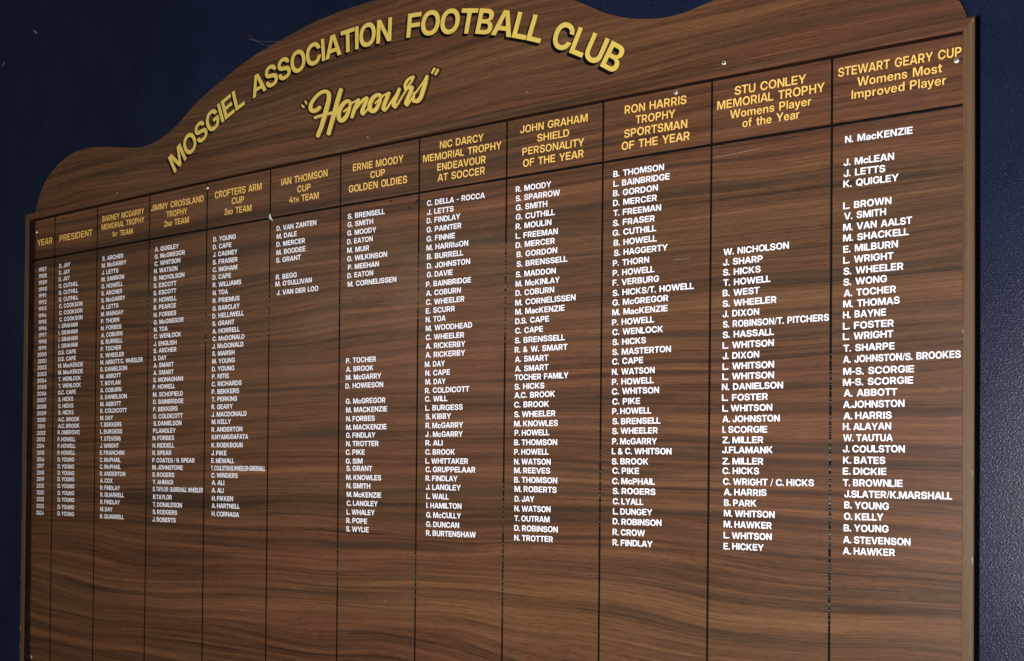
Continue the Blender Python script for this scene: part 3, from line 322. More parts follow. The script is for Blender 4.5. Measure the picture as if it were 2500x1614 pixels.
THIN = {"1":[330,[[[150,0],[330,0],[330,1000],[200,1000],[165,900],[110,850],[0,830],[0,705],[150,705]]]],"2":[698,[[[7,1],[7,141],[372,461],[460,546],[491,588],[509,623],[519,651],[524,691],[521,728],[512,766],[493,801],[470,827],[440,848],[406,862],[379,867],[324,867],[290,860],[255,843],[213,805],[184,754],[172,707],[168,670],[4,669],[0,674],[0,691],[10,759],[26,812],[42,847],[81,904],[125,946],[191,986],[258,1007],[340,1017],[399,1015],[475,1000],[543,972],[574,953],[614,919],[647,878],[672,831],[685,787],[693,740],[693,674],[679,607],[647,539],[594,467],[500,374],[279,178],[269,167],[266,157],[271,150],[280,147],[694,146],[698,141],[696,2]]]],"3":[731,[[[59,1000],[682,999],[682,852],[440,619],[418,593],[428,580],[481,577],[552,563],[597,544],[625,527],[648,509],[685,469],[705,434],[721,389],[731,331],[731,279],[726,239],[710,183],[689,141],[653,92],[623,64],[579,33],[510,3],[435,-14],[325,-17],[273,-10],[195,14],[138,47],[81,98],[44,150],[14,223],[2,281],[0,309],[3,315],[174,314],[192,237],[208,207],[227,182],[257,157],[277,145],[307,134],[346,126],[387,126],[426,134],[460,147],[488,166],[514,193],[532,221],[547,263],[553,298],[548,356],[534,394],[506,432],[472,457],[428,476],[378,486],[225,486],[219,492],[220,600],[450,826],[456,836],[454,845],[442,851],[60,851],[57,857]]]],"4":[802,[[[665,1],[499,2],[498,204],[495,214],[488,219],[6,219],[0,223],[0,363],[3,373],[435,998],[604,998],[609,997],[609,993],[202,394],[193,373],[198,365],[207,362],[490,364],[498,377],[499,613],[665,614],[669,370],[680,362],[796,362],[802,356],[801,221],[682,219],[673,216],[668,209]]]],"A":[931,[[[931,-2],[728,-2],[662,207],[655,218],[645,222],[277,221],[265,207],[197,-1],[0,-2],[341,997],[586,998],[592,995],[929,12]],[[467,825],[458,820],[453,812],[376,548],[325,389],[326,377],[334,370],[590,369],[600,372],[605,380],[605,389],[479,815]]]],"B":[751,[[[1,1000],[384,1001],[476,993],[531,981],[597,953],[645,919],[671,890],[700,833],[712,782],[712,714],[698,658],[672,613],[643,582],[590,550],[549,534],[544,525],[551,511],[622,492],[677,458],[699,436],[721,403],[744,342],[751,263],[737,183],[721,146],[700,112],[671,80],[640,56],[608,38],[554,17],[460,0],[0,2]],[[183,431],[180,422],[180,160],[186,148],[195,145],[435,147],[476,159],[499,171],[516,183],[540,211],[559,258],[562,300],[559,321],[550,349],[533,377],[496,411],[455,429],[416,437],[195,437]],[[183,581],[195,575],[371,575],[419,580],[467,599],[503,632],[518,656],[527,681],[529,733],[524,759],[511,789],[485,818],[467,832],[437,846],[405,853],[195,856],[186,853],[180,840],[180,590]]]],"C":[889,[[[712,949],[760,912],[798,873],[832,826],[868,752],[886,688],[889,663],[705,663],[679,731],[644,781],[598,818],[539,843],[500,851],[431,851],[369,836],[319,811],[265,761],[234,714],[216,674],[199,621],[188,541],[188,459],[195,401],[218,319],[239,277],[259,246],[289,213],[326,185],[390,157],[456,147],[504,149],[541,157],[591,178],[635,210],[657,236],[686,284],[703,333],[710,336],[889,335],[887,314],[875,267],[846,197],[802,132],[752,80],[689,37],[641,14],[600,0],[507,-17],[417,-17],[319,3],[237,37],[195,64],[143,107],[92,169],[67,209],[47,251],[26,307],[15,352],[0,462],[0,536],[5,590],[28,700],[65,787],[115,862],[143,893],[177,922],[209,946],[260,974],[347,1005],[424,1017],[502,1017],[543,1012],[621,993],[667,974]]]],"D":[824,[[[1,1000],[339,1001],[419,996],[476,986],[540,967],[583,949],[620,927],[674,887],[712,847],[737,815],[767,766],[783,731],[796,693],[813,628],[824,520],[820,417],[801,321],[780,263],[760,221],[705,143],[643,87],[599,59],[544,33],[494,17],[435,4],[391,0],[0,2]],[[190,841],[184,829],[185,167],[190,159],[199,156],[373,156],[421,164],[467,178],[522,208],[568,253],[598,300],[625,377],[637,469],[637,529],[625,618],[607,679],[584,724],[547,769],[501,804],[462,822],[423,834],[375,842],[199,844]]]],"E":[694,[[[692,1],[0,2],[1,1000],[693,999],[694,847],[691,842],[199,842],[188,836],[184,826],[184,597],[192,584],[650,582],[655,576],[655,433],[652,428],[199,428],[190,424],[184,412],[184,174],[187,164],[199,159],[691,158],[694,153]]]],"F":[675,[[[4,-2],[0,3],[1,996],[673,997],[675,845],[671,840],[200,839],[188,833],[185,824],[185,583],[191,571],[200,568],[637,568],[640,562],[640,417],[635,414],[200,414],[191,410],[185,398],[185,1],[180,-3]]]],"G":[896,[[[605,998],[667,974],[717,946],[763,912],[801,872],[841,817],[859,782],[880,724],[886,682],[701,681],[672,747],[635,793],[600,818],[541,843],[502,851],[433,851],[392,843],[344,825],[296,792],[255,748],[225,695],[200,623],[188,541],[188,459],[195,401],[216,326],[241,274],[267,238],[308,199],[360,168],[404,154],[459,147],[509,149],[548,157],[587,171],[616,187],[665,230],[699,286],[711,326],[715,370],[710,380],[701,383],[501,384],[500,519],[891,521],[896,515],[896,373],[889,314],[877,265],[850,197],[805,129],[782,104],[738,66],[667,23],[612,3],[575,-7],[509,-17],[420,-17],[326,0],[248,31],[196,63],[164,89],[107,150],[72,202],[51,242],[35,281],[15,354],[0,464],[3,569],[10,621],[24,684],[60,777],[107,850],[175,921],[241,965],[280,984],[328,1000],[424,1017],[525,1015]]]],"H":[814,[[[1,1],[0,999],[179,1001],[184,997],[184,604],[190,592],[199,589],[615,589],[625,593],[630,604],[631,997],[636,1001],[813,1000],[814,2],[636,0],[631,3],[630,415],[624,427],[615,430],[199,430],[190,426],[184,415],[184,3],[179,0]]]],"I":[170,[[[0,0],[170,0],[170,1000],[0,1000]]]],"J":[637,[[[633,1000],[637,995],[637,258],[625,188],[602,129],[570,83],[528,45],[476,14],[418,-4],[357,-15],[272,-14],[204,-2],[135,26],[100,50],[68,80],[41,118],[23,155],[9,200],[2,242],[0,355],[171,356],[173,272],[183,228],[206,187],[221,171],[247,155],[286,142],[338,142],[370,152],[407,175],[426,197],[437,218],[452,274],[452,997],[457,1001]]]],"L":[640,[[[4,1000],[180,1001],[185,997],[185,174],[188,164],[200,159],[637,158],[640,153],[638,1],[1,2],[0,995]]]],"M":[1054,[[[0,999],[277,1001],[283,997],[433,567],[517,286],[528,276],[538,280],[543,288],[608,518],[772,997],[778,1001],[1053,1000],[1054,2],[880,0],[875,3],[875,571],[882,763],[878,773],[869,778],[857,768],[767,464],[607,5],[599,0],[455,0],[450,3],[293,450],[200,754],[190,764],[181,761],[175,749],[180,604],[179,3],[174,0],[1,1]]]],"N":[823,[[[822,1],[627,0],[620,3],[315,499],[202,700],[192,705],[183,701],[180,691],[184,590],[184,3],[179,0],[0,2],[1,1000],[195,1001],[202,997],[531,462],[619,302],[629,297],[638,302],[642,312],[640,997],[645,1001],[823,999]]]],"O":[919,[[[417,-17],[356,-7],[303,7],[228,42],[163,90],[120,133],[93,168],[47,251],[17,342],[0,462],[3,567],[19,667],[51,759],[95,834],[123,870],[161,909],[232,960],[269,979],[319,998],[397,1015],[497,1017],[593,1000],[676,967],[721,939],[753,914],[808,857],[862,775],[880,735],[900,672],[919,555],[919,445],[905,347],[875,253],[854,211],[825,164],[765,96],[728,66],[685,38],[603,3],[555,-10],[504,-17]],[[495,851],[429,851],[390,843],[326,815],[285,783],[255,747],[220,686],[200,623],[188,541],[188,459],[198,387],[214,331],[252,256],[289,213],[337,178],[388,157],[449,147],[511,152],[559,166],[603,190],[645,225],[681,274],[708,333],[727,405],[734,476],[732,555],[722,618],[701,684],[676,733],[656,761],[625,793],[591,818],[552,836]]]],"P":[738,[[[1,-2],[0,996],[428,998],[519,981],[563,965],[602,944],[637,918],[680,871],[712,815],[730,754],[738,698],[735,625],[721,560],[696,504],[664,459],[630,426],[583,395],[524,370],[476,358],[423,350],[199,350],[190,347],[184,335],[183,-1]],[[188,510],[199,505],[407,507],[464,524],[502,548],[520,567],[536,590],[552,630],[557,660],[557,688],[549,728],[538,756],[524,778],[501,802],[478,818],[421,839],[384,844],[199,844],[190,841],[184,829],[184,520]]]],"R":[756,[[[1,1000],[398,1001],[474,993],[533,979],[592,953],[645,916],[684,874],[714,824],[730,780],[740,735],[744,670],[735,593],[710,525],[673,471],[618,422],[573,396],[567,384],[756,5],[756,1],[560,1],[390,345],[383,354],[373,357],[199,357],[186,349],[182,1],[0,2]],[[188,841],[184,831],[184,520],[190,508],[199,505],[416,507],[448,515],[492,536],[514,553],[533,575],[552,611],[559,635],[561,702],[552,740],[540,763],[504,805],[458,832],[410,844],[199,846]]]],"S":[779,[[[223,991],[298,1010],[369,1017],[463,1012],[538,995],[611,963],[666,921],[699,883],[733,819],[752,747],[754,714],[751,708],[586,709],[559,780],[528,817],[483,846],[422,863],[339,860],[298,848],[271,834],[247,817],[225,792],[213,770],[206,745],[206,709],[213,686],[230,659],[257,636],[326,606],[536,556],[620,525],[668,499],[703,474],[731,445],[749,419],[769,370],[779,319],[777,239],[758,169],[731,120],[697,80],[662,52],[602,19],[518,-7],[444,-17],[344,-17],[287,-10],[234,3],[159,33],[99,75],[55,125],[37,155],[19,197],[2,272],[0,307],[6,313],[175,313],[199,235],[217,207],[238,185],[268,164],[298,150],[364,135],[449,138],[518,159],[548,178],[571,202],[593,246],[596,288],[589,316],[575,341],[538,373],[502,392],[463,406],[257,454],[170,487],[122,515],[84,546],[60,576],[42,607],[30,637],[20,686],[23,766],[41,831],[55,859],[79,893],[113,928],[170,967]]]],"T":[788,[[[481,0],[307,0],[302,3],[300,833],[287,842],[2,843],[0,995],[3,1000],[783,1001],[788,997],[786,843],[502,842],[492,839],[487,831],[487,5]]]],"U":[800,[[[800,1000],[800,305],[795,267],[781,216],[758,164],[735,129],[685,75],[627,35],[595,19],[543,0],[470,-14],[355,-17],[289,-7],[211,17],[141,56],[88,103],[46,160],[19,221],[5,281],[0,324],[1,999],[179,999],[181,352],[188,300],[202,263],[223,227],[245,202],[275,178],[312,159],[353,147],[431,145],[490,159],[522,176],[547,194],[587,239],[603,270],[614,302],[619,333],[620,997],[625,1001]]]],"V":[922,[[[0,1000],[195,1001],[201,997],[367,485],[453,188],[465,178],[476,183],[481,195],[572,515],[723,996],[730,1001],[922,998],[588,1],[346,0],[339,3]]]],"W":[1324,[[[1324,998],[1062,1],[855,0],[848,3],[713,532],[675,707],[663,717],[654,715],[649,707],[616,553],[476,2],[261,1],[0,993],[1,1000],[190,1001],[197,995],[312,501],[363,242],[375,232],[384,236],[389,249],[441,492],[567,1000],[759,999],[879,508],[935,246],[947,236],[956,239],[961,246],[1010,494],[1127,999]]]],"Y":[890,[[[533,0],[359,2],[357,373],[0,993],[0,1000],[208,999],[439,578],[448,573],[460,578],[681,998],[688,1001],[890,1000],[888,988],[539,373],[539,5]]]],"a":[627,[[[625,1],[455,1],[453,87],[448,97],[440,100],[431,95],[403,52],[360,17],[310,-4],[269,-12],[200,-12],[145,-2],[97,17],[72,33],[46,57],[26,85],[12,115],[0,183],[3,230],[10,263],[24,295],[46,326],[93,362],[164,389],[237,404],[365,418],[413,431],[438,446],[450,471],[450,508],[432,546],[415,563],[385,579],[347,589],[287,586],[239,567],[214,546],[187,496],[27,497],[28,522],[46,578],[72,619],[102,650],[123,666],[161,687],[223,708],[287,718],[376,718],[456,703],[507,684],[551,656],[581,625],[610,574],[622,529],[627,487]],[[449,331],[438,336],[392,321],[280,301],[241,289],[209,273],[188,253],[172,225],[170,185],[179,157],[212,124],[262,107],[331,110],[385,131],[424,166],[441,195],[450,221],[453,321]]]],"d":[687,[[[686,1000],[687,2],[516,1],[514,92],[509,101],[502,104],[493,99],[468,62],[436,29],[397,5],[365,-7],[323,-15],[259,-14],[211,-4],[163,14],[111,51],[67,101],[30,169],[9,242],[0,305],[3,419],[19,499],[51,574],[85,623],[113,652],[150,680],[205,705],[266,718],[339,715],[397,698],[445,668],[468,644],[493,611],[499,608],[506,611],[512,623],[512,997],[518,1001]],[[321,575],[291,567],[250,544],[224,518],[206,490],[190,452],[181,410],[179,309],[197,235],[218,195],[243,166],[269,148],[301,134],[328,128],[365,128],[399,136],[429,150],[461,175],[486,209],[504,246],[519,300],[521,387],[511,438],[500,469],[475,513],[450,539],[422,558],[394,570],[369,575]]]],"e":[674,[[[221,701],[298,717],[371,718],[438,705],[488,687],[531,661],[573,625],[621,562],[648,504],[664,447],[672,398],[674,316],[671,311],[186,311],[177,308],[172,300],[172,277],[179,239],[192,204],[207,180],[229,155],[255,136],[273,127],[317,114],[381,114],[424,126],[462,148],[484,171],[506,205],[661,204],[660,190],[646,153],[611,98],[557,47],[483,7],[429,-9],[381,-17],[282,-14],[202,7],[143,40],[94,83],[51,141],[24,200],[3,286],[0,391],[8,443],[30,518],[67,583],[114,637],[166,675]],[[172,429],[177,421],[186,418],[493,418],[504,424],[507,436],[500,471],[484,506],[468,529],[449,549],[422,567],[394,579],[353,586],[328,587],[273,574],[246,560],[221,540],[197,508],[184,480]]]],"f":[448,[[[131,0],[128,5],[127,553],[122,562],[115,565],[1,568],[0,698],[5,701],[113,701],[125,707],[128,716],[128,833],[137,883],[146,906],[163,932],[202,967],[252,988],[307,998],[444,998],[448,993],[446,865],[380,862],[341,853],[326,843],[316,829],[304,791],[304,716],[309,704],[318,701],[446,699],[448,571],[442,566],[316,565],[304,555],[303,3],[298,0]]]],"h":[641,[[[1,1000],[169,1001],[174,997],[175,611],[180,599],[187,596],[195,600],[223,637],[249,664],[276,684],[331,708],[372,715],[452,713],[514,694],[562,661],[599,616],[615,585],[629,546],[641,466],[639,1],[466,2],[465,422],[460,457],[451,485],[437,511],[414,535],[377,556],[340,563],[290,560],[260,551],[235,537],[217,521],[201,499],[182,455],[175,401],[174,2],[0,2]]]],"l":[160,[[[0,0],[160,0],[160,1000],[0,1000]]]],"m":[1049,[[[1049,2],[875,2],[874,445],[869,478],[848,523],[814,553],[768,570],[722,570],[679,556],[643,527],[621,490],[612,457],[608,2],[442,1],[440,452],[435,480],[414,523],[384,551],[336,570],[290,570],[263,563],[228,542],[201,511],[189,490],[180,459],[175,422],[174,2],[1,1],[0,699],[166,700],[168,590],[173,581],[180,578],[190,583],[203,609],[230,646],[257,672],[306,701],[359,715],[427,715],[480,701],[507,687],[554,646],[572,621],[587,588],[596,582],[608,587],[638,635],[664,663],[713,694],[759,710],[811,718],[859,715],[903,705],[955,680],[992,647],[1017,611],[1038,562],[1048,515]]]],"n":[639,[[[639,1],[466,2],[465,422],[460,457],[451,485],[437,511],[414,535],[377,556],[340,563],[290,560],[260,551],[235,537],[217,521],[201,499],[182,455],[175,401],[174,2],[0,2],[1,700],[170,700],[173,604],[178,595],[185,592],[194,597],[221,635],[247,662],[276,684],[331,708],[370,715],[436,715],[491,703],[535,682],[576,647],[599,616],[615,585],[629,546],[638,494]]]],"o":[697,[[[145,40],[115,63],[81,98],[44,153],[14,228],[3,286],[0,391],[9,452],[33,525],[60,574],[109,631],[157,668],[207,694],[250,708],[289,715],[385,718],[433,710],[511,684],[557,656],[614,603],[648,553],[671,504],[692,419],[697,328],[685,242],[660,169],[628,115],[591,72],[525,24],[463,-2],[408,-14],[310,-17],[253,-7],[195,12]],[[323,575],[289,565],[252,543],[224,515],[206,487],[186,433],[181,408],[179,309],[188,258],[199,228],[223,187],[249,160],[285,138],[310,129],[371,126],[413,138],[440,155],[463,175],[484,204],[500,237],[514,288],[519,331],[516,398],[498,469],[475,511],[454,535],[422,558],[394,570],[369,575]]]],"p":[689,[[[1,-287],[0,699],[169,701],[172,695],[173,618],[178,609],[185,606],[195,611],[231,657],[256,677],[295,698],[334,710],[366,715],[427,715],[484,703],[523,687],[578,647],[620,600],[659,527],[680,455],[689,384],[689,316],[684,270],[670,204],[656,164],[638,127],[593,64],[537,19],[478,-7],[425,-17],[361,-17],[292,2],[247,32],[224,56],[195,101],[187,104],[180,102],[175,90],[174,-285],[169,-288]],[[359,126],[400,136],[427,150],[454,171],[476,202],[494,239],[504,272],[511,321],[511,380],[496,455],[478,494],[459,521],[442,539],[409,560],[370,572],[336,575],[292,567],[258,551],[232,532],[210,506],[193,478],[178,440],[168,394],[166,335],[170,291],[182,246],[196,216],[217,184],[249,155],[283,136],[324,126]]]],"r":[401,[[[3,0],[0,5],[1,699],[167,700],[169,595],[174,585],[181,582],[191,588],[204,621],[220,649],[235,667],[257,684],[289,698],[323,706],[400,705],[401,558],[307,556],[271,546],[252,537],[231,522],[207,495],[183,443],[176,389],[175,2]]]],"s":[619,[[[106,668],[159,694],[223,710],[261,715],[367,713],[424,701],[458,689],[495,670],[532,642],[566,602],[591,548],[598,515],[600,497],[597,494],[442,493],[422,539],[401,563],[362,586],[328,594],[287,593],[239,579],[210,557],[199,541],[192,520],[192,492],[197,478],[208,462],[229,444],[282,424],[419,397],[483,380],[536,357],[568,334],[591,307],[607,277],[617,239],[619,202],[614,162],[600,120],[586,97],[563,67],[531,40],[472,7],[394,-14],[357,-19],[250,-17],[184,-2],[127,21],[79,54],[39,97],[14,143],[2,185],[0,200],[3,205],[170,205],[190,160],[213,134],[259,110],[309,102],[360,108],[396,122],[424,145],[438,176],[438,204],[434,218],[423,235],[401,252],[364,268],[197,302],[145,318],[94,345],[72,362],[44,394],[23,436],[16,469],[13,501],[19,543],[30,581],[48,614],[77,646]]]],"t":[443,[[[440,0],[296,0],[238,10],[206,21],[170,44],[149,69],[135,94],[126,125],[121,162],[120,555],[108,565],[5,566],[0,571],[1,699],[108,702],[120,712],[121,894],[124,900],[297,899],[299,716],[302,707],[314,701],[437,701],[443,698],[442,568],[312,565],[302,560],[299,550],[300,185],[309,161],[332,143],[369,135],[442,133],[443,5]]]],"v":[707,[[[0,700],[176,701],[182,698],[314,295],[345,188],[357,178],[368,188],[409,331],[528,699],[707,700],[702,677],[455,1],[256,0],[249,3],[9,667]]]],"y":[708,[[[75,-288],[72,-282],[73,-152],[167,-150],[187,-145],[204,-135],[218,-121],[234,-93],[264,-9],[6,674],[0,700],[176,701],[182,698],[311,307],[342,202],[354,192],[366,202],[402,321],[528,699],[708,700],[702,677],[403,-128],[371,-193],[351,-222],[328,-245],[299,-264],[261,-280],[222,-288]]]]}          # the lighter cut of the headings


def glyph_meshes(src):
    out = {}
    for c, (gw, loops) in src.items():
        V, T = fill_loops([[tuple(p) for p in l] for l in loops])
        out[c] = (gw / 1000.0, [(x / 1000.0, y / 1000.0) for x, y in V], T)
    return out


GT = glyph_meshes(GLYPHS)
GH = glyph_meshes(THIN)

